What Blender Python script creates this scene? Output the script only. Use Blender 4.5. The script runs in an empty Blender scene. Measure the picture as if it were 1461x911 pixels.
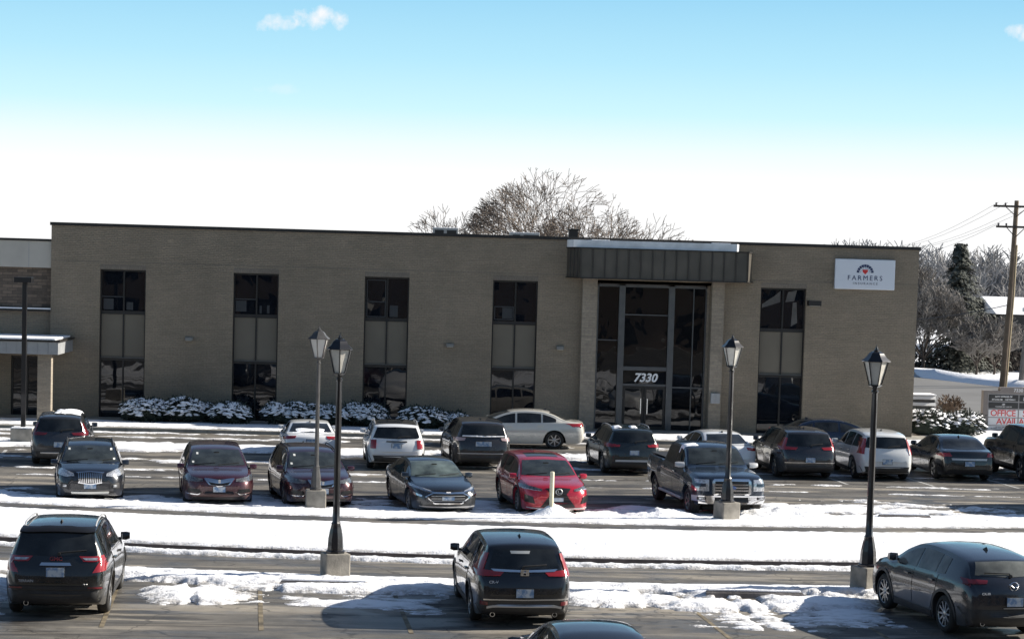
import bpy, bmesh, math, random
import numpy as np
from mathutils import Vector, Matrix
from mathutils.bvhtree import BVHTree
R = math.radians
random.seed(7)
SC = bpy.context.scene
COL = SC.collection

# ------------------------------------------------------------------ camera
cam_d = bpy.data.cameras.new('camera')
cam_d.sensor_width = 36.0
cam_d.lens = 36.0 * 3000 / 1461
cam_d.shift_y = (600 - 455.5) / 1461
cam_d.clip_start = 0.1
cam_d.clip_end = 3000
cam = bpy.data.objects.new('camera', cam_d)
COL.objects.link(cam)
cam.matrix_world = (Matrix.Translation((0, 0, 6.4)) @ Matrix.Rotation(-0.0492674, 4, 'Z')
                    @ Matrix.Rotation(math.pi / 2 - 0.0732022, 4, 'X') @ Matrix.Rotation(0.0283017, 4, 'Z'))
SC.camera = cam

# ------------------------------------------------------------------ light
SUN_EL, SUN_AZ = 27.0, 11.0         # azimuth from +X towards +Y
SC.view_settings.view_transform = 'Standard'
SC.view_settings.look = 'None'
SC.view_settings.gamma = 1
SC.view_settings.use_curve_mapping = False
SC.view_settings.exposure = 1.05
sd = bpy.data.lights.new('sun', 'SUN')
sd.energy = 5.0
sd.angle = R(0.53)
sd.color = (1.0, 0.93, 0.82)
so = bpy.data.objects.new('sun', sd)
COL.objects.link(so)
sdir = Vector((math.cos(R(SUN_EL)) * math.cos(R(SUN_AZ)), math.cos(R(SUN_EL)) * math.sin(R(SUN_AZ)), math.sin(R(SUN_EL))))
so.rotation_euler = sdir.to_track_quat('Z', 'Y').to_euler()
so.location = sdir * 200

W = bpy.data.worlds.new('World')
SC.world = W
W.use_nodes = True
nt = W.node_tree
N, Lk = nt.nodes, nt.links
bg = N['Background']
sky = N.new('ShaderNodeTexSky')
sky.sky_type = 'NISHITA'
sky.sun_disc = False
sky.sun_elevation = R(SUN_EL)
sky.sun_rotation = R(90 - SUN_AZ)
sky.air_density = 1.0
sky.dust_density = 0.8
sky.ozone_density = 2.0
bg.inputs['Strength'].default_value = 0.055
tc = N.new('ShaderNodeTexCoord')

def wmath(op, a, b=None, c=None, clamp=False):
    n = N.new('ShaderNodeMath'); n.operation = op; n.use_clamp = clamp
    for i, v in enumerate((a, b, c)):
        if v is None: continue
        if isinstance(v, (int, float)): n.inputs[i].default_value = v
        else: Lk.new(v, n.inputs[i])
    return n.outputs[0]
sep = N.new('ShaderNodeSeparateXYZ'); Lk.new(tc.outputs['Generated'], sep.inputs[0])
cur = sky.outputs[0]
# winter haze: the lowest degrees of the sky pale to white
hz = N.new('ShaderNodeValToRGB'); hz.color_ramp.interpolation = 'LINEAR'
Lk.new(wmath('MULTIPLY', sep.outputs[2], 4.0, clamp=True), hz.inputs[0])
KS = 1 / 9.0
HZ = [(0.0, (9.0, 9.0, 9.0)), (.17, (9.0, 9.0, 9.0)), (.22, (7.9, 8.9, 9.0)), (.29, (5.6, 8.3, 8.9)), (.385, (4.2, 7.3, 8.8)), (.50, (3.1, 6.2, 8.3)), (.98, (1.3, 2.3, 3.9))]
el = hz.color_ramp.elements
el[0].position = HZ[0][0]; el[0].color = (*[c * KS for c in HZ[0][1]], 1)
el[1].position = HZ[-1][0]; el[1].color = (*[c * KS for c in HZ[-1][1]], 1)
for p, c in HZ[1:-1]:
    e = el.new(p); e.color = (*[v * KS for v in c], 1)
hs = N.new('ShaderNodeVectorMath'); hs.operation = 'SCALE'; hs.inputs['Scale'].default_value = 9.0
Lk.new(hz.outputs[0], hs.inputs[0])
mm = N.new('ShaderNodeMapRange'); mm.clamp = True; mm.inputs[1].default_value = .14; mm.inputs[2].default_value = .30; mm.inputs[3].default_value = 1; mm.inputs[4].default_value = 0
Lk.new(sep.outputs[2], mm.inputs[0])
mxx = N.new('ShaderNodeMix'); mxx.data_type = 'RGBA'
Lk.new(mm.outputs[0], mxx.inputs[0]); Lk.new(sky.outputs[0], mxx.inputs[6]); Lk.new(hs.outputs[0], mxx.inputs[7])
cur = mxx.outputs[2]
# small cumulus puffs and a thin band of haze low on the left: (azimuth tan, elevation tan, half sizes)
ax = wmath('DIVIDE', sep.outputs[0], sep.outputs[1]); az = wmath('DIVIDE', sep.outputs[2], sep.outputs[1])
nz = N.new('ShaderNodeTexNoise'); nz.inputs['Scale'].default_value = 90; nz.inputs['Detail'].default_value = 6; nz.inputs['Roughness'].default_value = .6
Lk.new(tc.outputs['Generated'], nz.inputs['Vector'])
def puff(cur, cx, cz, sx, sz, gain, col, soft=.9):
    dx = wmath('DIVIDE', wmath('SUBTRACT', ax, cx), sx)
    dz = wmath('DIVIDE', wmath('SUBTRACT', az, cz), sz)
    r = wmath('ADD', wmath('MULTIPLY', dx, dx), wmath('MULTIPLY', dz, dz))
    d = wmath('SUBTRACT', wmath('ADD', 1.0, wmath('MULTIPLY', wmath('SUBTRACT', nz.outputs['Fac'], .5), 4.2)), r)
    m = wmath('MULTIPLY', d, soft, clamp=True)
    m = wmath('MULTIPLY', m, gain)
    m = wmath('MULTIPLY', m, wmath('GREATER_THAN', sep.outputs[1], .1))
    mx = N.new('ShaderNodeMix'); mx.data_type = 'RGBA'
    Lk.new(m, mx.inputs[0]); Lk.new(cur, mx.inputs[6]); mx.inputs[7].default_value = (*col, 1)
    return mx.outputs[2]
CLOUDS = [(-.067, .1105, .010, .0048, .8), (-.045, .1135, .014, .0058, .95), (.292, .117, .012, .005, .8), (-.066, .080, .010, .003, .2), (-.20, .030, .06, .0015, .25)]
for c in CLOUDS:
    cur = puff(cur, c[0], c[1], c[2], c[3], c[4], (8.5, 8.6, 8.8))
Lk.new(cur, bg.inputs['Color'])

# ------------------------------------------------------------------ helpers
def tag(o, label=None, cat=None, group=None, kind=None):
    if label: o['label'] = label
    if cat: o['category'] = cat
    if group: o['group'] = group
    if kind: o['kind'] = kind
    return o

def thing(name, label, cat, loc=(0, 0, 0), rz=0, group=None):
    o = bpy.data.objects.new(name, None)
    COL.objects.link(o)
    o.location = loc
    o.rotation_euler = (0, 0, rz)
    o.empty_display_size = .3
    return tag(o, label, cat, group)

def copy_tree(o, parent=None):
    c = o.copy(); COL.objects.link(c)
    if parent is not None: c.parent = parent
    for ch in list(o.children): copy_tree(ch, c)
    return c

class MB:
    def __init__(s): s.v = []; s.f = []; s.mi = []
    def add(s, vs, fs, mi=0):
        b = len(s.v); s.v.extend([tuple(p) for p in vs])
        for f in fs: s.f.append([b + i for i in f]); s.mi.append(mi)
        return s
    def box(s, x0, x1, y0, y1, z0, z1, mi=0):
        vs = [(x, y, z) for z in (z0, z1) for y in (y0, y1) for x in (x0, x1)]
        return s.add(vs, [(0, 2, 3, 1), (4, 5, 7, 6), (0, 1, 5, 4), (2, 6, 7, 3), (0, 4, 6, 2), (1, 3, 7, 5)], mi)
    def prism(s, poly, z0, z1, mi=0):
        n = len(poly)
        vs = [(x, y, z0) for x, y in poly] + [(x, y, z1) for x, y in poly]
        return s.add(vs, [list(range(n))[::-1], list(range(n, 2 * n))] + [(i, (i + 1) % n, n + (i + 1) % n, n + i) for i in range(n)], mi)
    def lathe(s, prof, n=16, c=(0, 0, 0), axis='Z', mi=0, rot=0.0, close=True):
        vs = []
        for r, h in prof:
            for k in range(n):
                a = rot + 2 * math.pi * k / n
                p = (r * math.cos(a), r * math.sin(a), h)
                if axis == 'Y': p = (p[0], p[2], p[1])
                elif axis == 'X': p = (p[2], p[0], p[1])
                vs.append((p[0] + c[0], p[1] + c[1], p[2] + c[2]))
        fs = []
        for j in range(len(prof) - 1):
            for k in range(n):
                k2 = (k + 1) % n
                fs.append((j * n + k, j * n + k2, (j + 1) * n + k2, (j + 1) * n + k))
        if close:
            fs.append(list(range(n))[::-1]); m = (len(prof) - 1) * n; fs.append([m + k for k in range(n)])
        return s.add(vs, fs, mi)
    def tube(s, pts, rads, n=6, mi=0):
        pts = [Vector(p) for p in pts]
        if isinstance(rads, (int, float)): rads = [rads] * len(pts)
        vs = []; up = None
        for i, p in enumerate(pts):
            d = (pts[min(i + 1, len(pts) - 1)] - pts[max(i - 1, 0)])
            if d.length < 1e-9: d = Vector((0, 0, 1))
            d.normalize()
            if up is None: up = Vector((0, 0, 1)) if abs(d.z) < .9 else Vector((1, 0, 0))
            a = d.cross(up).normalized(); b = a.cross(d).normalized(); up = b
            for k in range(n):
                t = 2 * math.pi * k / n
                vs.append(p + (a * math.cos(t) + b * math.sin(t)) * rads[i])
        fs = []
        for j in range(len(pts) - 1):
            for k in range(n):
                k2 = (k + 1) % n
                fs.append((j * n + k, j * n + k2, (j + 1) * n + k2, (j + 1) * n + k))
        fs.append(list(range(n))[::-1]); m = (len(pts) - 1) * n; fs.append([m + k for k in range(n)])
        return s.add(vs, fs, mi)
    def mesh(s, name, mats, smooth=None, fix=True):
        me = bpy.data.meshes.new(name)
        me.from_pydata(s.v, [], s.f)
        if not isinstance(mats, (list, tuple)): mats = [mats]
        for m in mats: me.materials.append(m)
        if any(s.mi): me.polygons.foreach_set('material_index', s.mi)
        if fix and len(s.f) < 60000:
            bm = bmesh.new(); bm.from_mesh(me); bmesh.ops.recalc_face_normals(bm, faces=bm.faces); bm.to_mesh(me); bm.free()
        if smooth is not None:
            me.shade_smooth()
            if smooth < 179: me.set_sharp_from_angle(angle=R(smooth))
        me.update()
        return me
    def build(s, name, mats, parent=None, smooth=None, bevel=0, fix=True):
        o = bpy.data.objects.new(name, s.mesh(name, mats, smooth, fix))
        COL.objects.link(o)
        if parent is not None: o.parent = parent
        if bevel:
            b = o.modifiers.new('bevel', 'BEVEL'); b.width = bevel; b.segments = 2; b.limit_method = 'ANGLE'
        return o

FONT = None
def text_mesh(s, size, mat, M, parent, name='lettering', ext=.006, bold=0.0, align='CENTER', shear=0.0, space=1.0):
    cu = bpy.data.curves.new('t', 'FONT'); cu.body = s; cu.size = size; cu.extrude = ext; cu.offset = bold * size
    cu.align_x = align; cu.align_y = 'CENTER'; cu.shear = shear; cu.resolution_u = 3; cu.space_character = space
    t = bpy.data.objects.new('t', cu); COL.objects.link(t)
    bpy.context.view_layer.update()
    me = bpy.data.meshes.new_from_object(t.evaluated_get(bpy.context.evaluated_depsgraph_get()))
    bpy.data.objects.remove(t)
    me.materials.clear(); me.materials.append(mat)
    o = bpy.data.objects.new(name, me); COL.objects.link(o)
    o.parent = parent
    o.matrix_local = M
    return o
FACE = Matrix.Rotation(R(90), 4, 'X')      # lettering that reads from -Y

# ------------------------------------------------------------------ materials
MC = {}
def mat(name, col=(.5, .5, .5), rough=.6, metal=0.0, coat=0.0, spec=.5, emit=None, noise=None, bump=None, coatr=.05, alpha=None):
    """noise=(scale, amount[, detail]) multiplies the colour by blotches; bump=(scale, distance)"""
    if name in MC: return MC[name]
    m = bpy.data.materials.new(name); m.use_nodes = True
    n, l = m.node_tree.nodes, m.node_tree.links
    b = n['Principled BSDF']
    b.inputs['Base Color'].default_value = (*col, 1)
    b.inputs['Roughness'].default_value = rough
    b.inputs['Metallic'].default_value = metal
    b.inputs['Coat Weight'].default_value = coat
    b.inputs['Coat Roughness'].default_value = coatr
    b.inputs['Specular IOR Level'].default_value = spec
    if noise or bump:
        t = n.new('ShaderNodeTexCoord')
    if noise:
        q = n.new('ShaderNodeTexNoise'); q.inputs['Scale'].default_value = noise[0]; q.inputs['Detail'].default_value = 5
        l.new(t.outputs['Object'], q.inputs['Vector'])
        r = n.new('ShaderNodeMapRange'); r.inputs[1].default_value = .3; r.inputs[2].default_value = .7
        r.inputs[3].default_value = 1 - noise[1]; r.inputs[4].default_value = 1 + noise[1]
        l.new(q.outputs['Fac'], r.inputs[0])
        x = n.new('ShaderNodeVectorMath'); x.operation = 'SCALE'; x.inputs[0].default_value = col
        l.new(r.outputs[0], x.inputs['Scale']); l.new(x.outputs[0], b.inputs['Base Color'])
    if bump:
        q = n.new('ShaderNodeTexNoise'); q.inputs['Scale'].default_value = bump[0]; q.inputs['Detail'].default_value = 4
        l.new(t.outputs['Object'], q.inputs['Vector'])
        k = n.new('ShaderNodeBump'); k.inputs['Distance'].default_value = bump[1]; k.inputs['Strength'].default_value = 1
        l.new(q.outputs['Fac'], k.inputs['Height']); l.new(k.outputs[0], b.inputs['Normal'])
    if emit:
        b.inputs['Emission Color'].default_value = (*emit[0], 1); b.inputs['Emission Strength'].default_value = emit[1]
    MC[name] = m
    return m

class NG:
    """tiny node helper"""
    def __init__(s, name):
        s.m = bpy.data.materials.new(name); s.m.use_nodes = True
        s.n, s.l = s.m.node_tree.nodes, s.m.node_tree.links
        s.b = s.n['Principled BSDF']; s.tc = s.n.new('ShaderNodeTexCoord')
    def put(s, sock, v):
        if isinstance(v, bpy.types.NodeSocket): s.l.new(v, sock)
        elif isinstance(v, tuple) and len(v) == 3 and sock.type == 'RGBA': sock.default_value = (*v, 1)
        else: sock.default_value = v
    def math(s, op, a, b=None, c=None, clamp=False):
        q = s.n.new('ShaderNodeMath'); q.operation = op; q.use_clamp = clamp
        for i, v in enumerate((a, b, c)):
            if v is not None: s.put(q.inputs[i], v)
        return q.outputs[0]
    def map(s, scale=(1, 1, 1), loc=(0, 0, 0), src=None):
        q = s.n.new('ShaderNodeMapping'); q.inputs['Scale'].default_value = scale; q.inputs['Location'].default_value = loc
        s.l.new(src or s.tc.outputs['Object'], q.inputs['Vector']); return q.outputs[0]
    def noise(s, scale, detail=5, vec=None, rough=.55, dist=0.0):
        q = s.n.new('ShaderNodeTexNoise'); q.inputs['Scale'].default_value = scale; q.inputs['Detail'].default_value = detail
        q.inputs['Roughness'].default_value = rough; q.inputs['Distortion'].default_value = dist
        s.l.new(vec or s.tc.outputs['Object'], q.inputs['Vector']); return q.outputs['Fac']
    def rng(s, v, a, b, c=0.0, d=1.0):
        q = s.n.new('ShaderNodeMapRange'); q.clamp = True
        for i, x in enumerate((v, a, b, c, d)): s.put(q.inputs[i], x)
        return q.outputs[0]
    def mix(s, f, a, b):
        q = s.n.new('ShaderNodeMix'); q.data_type = 'RGBA'
        s.put(q.inputs[0], f); s.put(q.inputs[6], a); s.put(q.inputs[7], b); return q.outputs[2]
    def bump(s, h, dist=.01, strength=1.0):
        q = s.n.new('ShaderNodeBump'); q.inputs['Distance'].default_value = dist; q.inputs['Strength'].default_value = strength
        s.l.new(h, q.inputs['Height']); s.l.new(q.outputs[0], s.b.inputs['Normal'])
    def set(s, **k):
        for a, v in k.items(): s.put(s.b.inputs[a.replace('_', ' ')], v)
        return s.m

def brick_mat(name, c1, c2, cm, bw=.2, bh=.067, vert=False):
    g = NG(name)
    geo = g.n.new('ShaderNodeNewGeometry')
    sp = g.n.new('ShaderNodeSeparateXYZ'); g.l.new(g.tc.outputs['Object'], sp.inputs[0])
    cb = g.n.new('ShaderNodeCombineXYZ')
    g.l.new(g.math('ADD', sp.outputs[0], sp.outputs[1]), cb.inputs[0]); g.l.new(sp.outputs[2], cb.inputs[1])
    q = g.n.new('ShaderNodeTexBrick'); g.l.new(cb.outputs[0], q.inputs['Vector'])
    q.inputs['Scale'].default_value = 1.0; q.inputs['Brick Width'].default_value = bw; q.inputs['Row Height'].default_value = bh
    q.inputs['Mortar Size'].default_value = .008; q.inputs['Mortar Smooth'].default_value = .2
    q.inputs['Color1'].default_value = (*c1, 1); q.inputs['Color2'].default_value = (*c2, 1); q.inputs['Mortar'].default_value = (*cm, 1)
    big = g.noise(.55, 6, rough=.65)
    rows = g.noise(1.0, 4, vec=g.map((.8, .8, 9)))
    fine = g.noise(14, 3)
    f = g.math('MULTIPLY', g.rng(big, .3, .7, .84, 1.14), g.rng(rows, .35, .65, .93, 1.05))
    f = g.math('MULTIPLY', f, g.rng(fine, .3, .7, .88, 1.12))
    v = g.n.new('ShaderNodeVectorMath'); v.operation = 'SCALE'; g.l.new(q.outputs['Color'], v.inputs[0]); g.l.new(f, v.inputs['Scale'])
    # efflorescence spots and streaks
    ef = g.rng(g.noise(1.3, 6, vec=g.map((1, 1, .8), (3, 0, 1))), .66, .74, 0, .35)
    col = g.mix(ef, v.outputs[0], tuple(min(1, c * 1.5) for c in c1))
    g.bump(g.math('SUBTRACT', g.math('MULTIPLY', fine, .3), q.outputs['Fac']), .006)
    return g.set(Base_Color=col, Roughness=.9)

M_BRICK = brick_mat('tan_brick', (.248, .203, .148), (.222, .184, .136), (.182, .160, .128))
M_BRICK_L = brick_mat('light_brick', (.285, .245, .19), (.235, .20, .16), (.23, .205, .17), .3, .1)
M_STONE = brick_mat('rubble_stone', (.17, .13, .10), (.085, .068, .055), (.07, .06, .05), .38, .12)
M_BRONZE = mat('dark_bronze', (.022, .020, .019), .45, .3, noise=(3, .2))
M_CANOPY = mat('bronze_canopy_metal', (.092, .082, .069), .45, .4, noise=(1.2, .18))
M_ALU = mat('aluminium_mullion', (.105, .108, .112), .4, .6, noise=(4, .1))
M_SPAN = mat('spandrel_panel', (.135, .118, .090), .6, noise=(.9, .08))
M_CONC = mat('concrete', (.25, .235, .205), .9, noise=(5, .22), bump=(40, .004))
M_BEIGE = mat('beige_fascia', (.40, .38, .34), .75, noise=(1.5, .08))
M_WHITEP = mat('white_metal', (.66, .67, .68), .5, noise=(2, .05))
M_GREYP = mat('grey_metal', (.30, .31, .32), .5, .3, noise=(2, .1))
M_ROOF = mat('roof_membrane', (.25, .25, .25), .9, noise=(.3, .2))
M_SNOWP = mat('snow_patch', (.86, .87, .9), .7, noise=(6, .04), bump=(14, .02))
M_RED = mat('red_letter', (.55, .03, .03), .6)
M_NAVY = mat('navy_letter', (.02, .035, .10), .6)
M_GREYL = mat('grey_letter', (.28, .30, .33), .6)
M_WHITEL = mat('white_letter', (.8, .8, .8), .5)

def glass_mat(name, tint=(.006, .007, .009), wav=.0, sc=1.0, rough=.02):
    g = NG(name)
    if wav:
        a = g.noise(sc, 2, vec=g.map((1, 1, .8)), dist=.5)
        g.bump(a, wav)
    return g.set(Base_Color=tint, Roughness=rough, Specular_IOR_Level=.5)
M_WGLASS = glass_mat('building_glass', (.006, .008, .012), .008, .6, .015)
M_EGLASS = glass_mat('entrance_glass', (.006, .007, .009), .011, .6, .015)
M_INT = mat('blind', (.05, .055, .06), .6)

def snow_mat():
    g = NG('snow')
    n1 = g.noise(3, 6, rough=.65); n2 = g.noise(22, 4)
    dirt = g.rng(g.noise(1.1, 7, rough=.7), .60, .78, 0, .45)
    at = g.n.new('ShaderNodeAttribute'); at.attribute_name = 'slush'
    sl = g.math('MULTIPLY', at.outputs['Fac'], g.rng(g.noise(4.5, 6, vec=g.map((.6, 1.4, 1)), rough=.75), .42, .56, 0, 1))
    col = g.mix(dirt, (.86, .87, .90), (.52, .50, .48))
    grit = g.rng(g.noise(38, 3), .68, .74, 0, .5)
    col = g.mix(g.math('MULTIPLY', grit, g.rng(n1, .4, .55)), col, (.16, .145, .13))
    col = g.mix(g.math('MULTIPLY', sl, .85), col, (.24, .225, .205))
    g.bump(g.math('ADD', n1, g.math('MULTIPLY', n2, .3)), .05)
    return g.set(Base_Color=col, Roughness=.65)
M_SNOW = snow_mat()

def asphalt_mat(name='asphalt', k=1.0, tracks=True):
    g = NG(name)
    sx = g.noise(1.0, 6, vec=g.map((.10, 1.1, 1)), rough=.6, dist=.6)     # streaks along the traffic
    bl = g.noise(.45, 7, rough=.65, dist=.8)
    fine = g.noise(55, 3)
    md = g.noise(2.6, 6, rough=.7)
    c = g.mix(g.rng(bl, .35, .65), tuple(k * v for v in (.068, .066, .062)), tuple(k * v for v in (.120, .110, .096)))
    c = g.mix(g.rng(sx, .52, .64, 0, .9), c, tuple(k * v for v in (.27, .24, .195)))          # dried salt
    c = g.mix(g.rng(g.noise(1.0, 5, vec=g.map((.16, 1.3, 1), (7, 3, 0)), dist=1.2), .53, .60, 0, .8), c, tuple(k * v for v in (.034, .032, .031)))   # damp runs
    v = g.n.new('ShaderNodeVectorMath'); v.operation = 'SCALE'; g.l.new(c, v.inputs[0])
    g.l.new(g.math('MULTIPLY', g.rng(fine, .25, .75, .75, 1.25), g.rng(md, .3, .7, .8, 1.22)), v.inputs['Scale'])
    # cracks
    vo = g.n.new('ShaderNodeTexVoronoi'); vo.feature = 'DISTANCE_TO_EDGE'; vo.inputs['Scale'].default_value = .33
    mv = g.n.new('ShaderNodeVectorMath'); mv.operation = 'ADD'
    nn = g.n.new('ShaderNodeTexNoise'); nn.inputs['Scale'].default_value = 1.7; g.l.new(g.tc.outputs['Object'], nn.inputs['Vector'])
    g.l.new(g.tc.outputs['Object'], mv.inputs[0]); g.l.new(nn.outputs['Color'], mv.inputs[1]); g.l.new(mv.outputs[0], vo.inputs['Vector'])
    cr = g.rng(vo.outputs['Distance'], .004, .012, .6, 0)
    col = g.mix(cr, v.outputs[0], (.015, .015, .015))
    rough = g.rng(g.noise(.8, 6, vec=g.map((.5, 1.2, 1), (2, 9, 0)), dist=1.0), .42, .58, .38, .9)
    g.bump(fine, .004)
    return g.set(Base_Color=col, Roughness=rough)
M_ASPH = asphalt_mat()
M_ASPH2 = asphalt_mat('path_asphalt', .95)
M_STREET = mat('street_asphalt', (.13, .13, .13), .85, noise=(.3, .15))
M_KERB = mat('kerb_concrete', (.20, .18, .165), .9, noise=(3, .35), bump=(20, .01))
M_KERBD = mat('wet_shaded_kerb', (.045, .036, .036), .7, noise=(3, .4))  # wet concrete, with the shade on the kerb face put into the colour
M_PAINT = mat('road_paint', (.33, .33, .32), .8, noise=(9, .45))
M_YPAINT = mat('yellow_paint', (.150, .122, .078), .8, noise=(3, .6))

# ------------------------------------------------------------------ ground
def bow(X):                       # the lanes in the middle of the picture bend gently away at both ends
    return .0085 * (np.asarray(X, float) - 4.0) ** 2 if np.ndim(X) else .0085 * (X - 4.0) ** 2

def strip(name, v0, v1, z0, z1, m, X0=-45, X1=45, step=1.0, mi=0):
    """a curved slab between v0 and v1 with its top at z1"""
    b = MB(); xs = np.arange(X0, X1 + .01, step); n = len(xs)
    vs = []
    def bw(x): return min(bow(x), bow(30 if x > 0 else -24))
    for x in xs:
        for v, z in ((v0, z0), (v0, z1), (v1, z1), (v1, z0)): vs.append((x, v + bw(x), z))
    fs = []
    for i in range(n - 1):
        for k in range(3):
            fs.append((i * 4 + k, (i + 1) * 4 + k, (i + 1) * 4 + k + 1, i * 4 + k + 1))
    b.add(vs, fs)
    return tag(b.build(name, m, fix=False), kind='structure')

g = MB(); g.add([(-1500, -400, -.03), (1500, -400, -.03), (1500, 2500, -.03), (-1500, 2500, -.03)], [(0, 1, 2, 3)])
tag(g.build('ground', M_SNOW, fix=False), kind='structure')
g = MB(); g.add([(-70, 0, 0), (70, 0, 0), (70, 77.3, 0), (-70, 77.3, 0)], [(0, 1, 2, 3)])
tag(g.build('parking_lot', M_ASPH, fix=False), kind='structure')
strip('verge', 45.2, 53.1, 0, .12, M_KERB)
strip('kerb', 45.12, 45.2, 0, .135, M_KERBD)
strip('footpath', 50.35, 51.4, .12, .126, M_ASPH2)
strip('island', 41.45, 42.2, 0, .03, M_KERB, -45, 45)
g = MB(); g.box(-40, 20.6, 77.3, 82.9, 0, .12)
tag(g.build('sidewalk', M_CONC), kind='structure')
g = MB(); g.add([(20.6, 96.0, -.005), (60, 62, -.005), (90, 62, -.005), (90, 88, -.005), (60, 96, -.005), (36.5, 121.5, -.005), (33.0, 134, -.005), (20, 205, -.005), (2, 205, -.005)], [(0, 1, 2, 3, 4, 5, 6, 7, 8)])
tag(g.build('street', M_STREET, fix=False), kind='structure')
g = MB()
for x, y0, y1 in [(x, 63.9, 68.8) for x in (-12.6, -9.0, -6.3, -3.1, -.2, 2.9, 5.1, 8.2, 10.8, 13.5, 16.2, 18.85)]:
    t = -.10 * (y1 - y0)
    g.add([(x, y0, .005), (x + .11, y0, .005), (x + .11 + t, y1, .005), (x + t, y1, .005)], [(0, 1, 2, 3)])
for x in (-5.25, -2.5, .1, 2.9, 5.7, 8.6): 
    g.add([(x, 36.2, .005), (x + .085, 36.2, .005), (x - .285, 41, .005), (x - .37, 41, .005)], [(0, 1, 2, 3)], 1)
tag(g.build('parking_lines', [M_PAINT, M_YPAINT], fix=False), kind='structure')

# value noise for the snow sheets
rs = np.random.RandomState(11)
LAT = [rs.rand(257, 257) for _ in range(8)]
def vnoise(x, y, k=0):
    x = np.mod(x + 1000.3 * (k + 1) % 256, 256); y = np.mod(y + 531.7 * (k + 1) % 256, 256)
    xi = np.floor(x).astype(int); yi = np.floor(y).astype(int); fx = x - xi; fy = y - yi
    fx = fx * fx * (3 - 2 * fx); fy = fy * fy * (3 - 2 * fy); L = LAT[k % 8]; xi %= 256; yi %= 256
    return (L[yi, xi] * (1 - fx) + L[yi, xi + 1] * fx) * (1 - fy) + (L[yi + 1, xi] * (1 - fx) + L[yi + 1, xi + 1] * fx) * fy
def fbm(x, y, k=0, o=5, g=.55):
    s = 0; a = 1; t = 0
    for i in range(o):
        s = s + a * vnoise(x * 2 ** i, y * 2 ** i, k + i); t += a; a *= g
    return s / t - .5
def band(v, a, b, soft):
    return np.minimum((v - a) / soft, (b - v) / soft).clip(-3, 1.0)

def snow_sheet(name, X0, X1, Y0, Y1, dx, dy, fn):
    xs = np.arange(X0, X1, dx); ys = np.arange(Y0, Y1, dy)
    X, Y = np.meshgrid(xs, ys)
    m, base, amp = fn(X, Y)
    bowx = np.minimum(bow(X), np.where(X > 0, bow(30), bow(-24)))
    lump = fbm(X * 2.2, Y * 2.2, 3, 6, .72)
    h = base + np.where(m > 0, np.minimum(m * 1.3, 1) * amp * (1 + 1.3 * lump) + .012 * np.minimum(m * 4, 1), np.maximum(m * .5, -.06))
    Z = h
    keep = m > -.12
    kf = keep[:-1, :-1] | keep[1:, :-1] | keep[:-1, 1:] | keep[1:, 1:]
    ny, nx = X.shape
    idx = np.arange(ny * nx).reshape(ny, nx)
    q = np.stack([idx[:-1, :-1], idx[:-1, 1:], idx[1:, 1:], idx[1:, :-1]], -1)[kf]
    used = np.unique(q); rem = -np.ones(ny * nx, int); rem[used] = np.arange(len(used))
    P = np.stack([X.ravel(), Y.ravel(), Z.ravel()], -1)[used]
    q = rem[q]
    me = bpy.data.meshes.new(name)
    me.vertices.add(len(P)); me.vertices.foreach_set('co', P.ravel())
    me.loops.add(q.size); me.loops.foreach_set('vertex_index', q.ravel().astype(np.int32))
    me.polygons.add(len(q)); me.polygons.foreach_set('loop_start', (np.arange(len(q)) * 4).astype(np.int32))
    me.polygons.foreach_set('loop_total', np.full(len(q), 4, np.int32))
    at = me.attributes.new('slush', 'FLOAT', 'POINT'); at.data.foreach_set('value', np.clip(1.15 - m.ravel()[used] * 1.3, 0, 1).astype(np.float32))
    me.update(calc_edges=True); me.shade_smooth(); me.materials.append(M_SNOW)
    o = bpy.data.objects.new(name, me); COL.objects.link(o)
    return tag(o, 'white and slushy snow lying in uneven banks and patches over the parking lot and verges', 'snow', kind='stuff')

CARS_UNDER = []   # filled below: footprints kept clear of snow

def ell(X, Y, cx, cy, sx, sy): return 1 - np.sqrt(((X - cx) / sx) ** 2 + ((Y - cy) / sy) ** 2)

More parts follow.
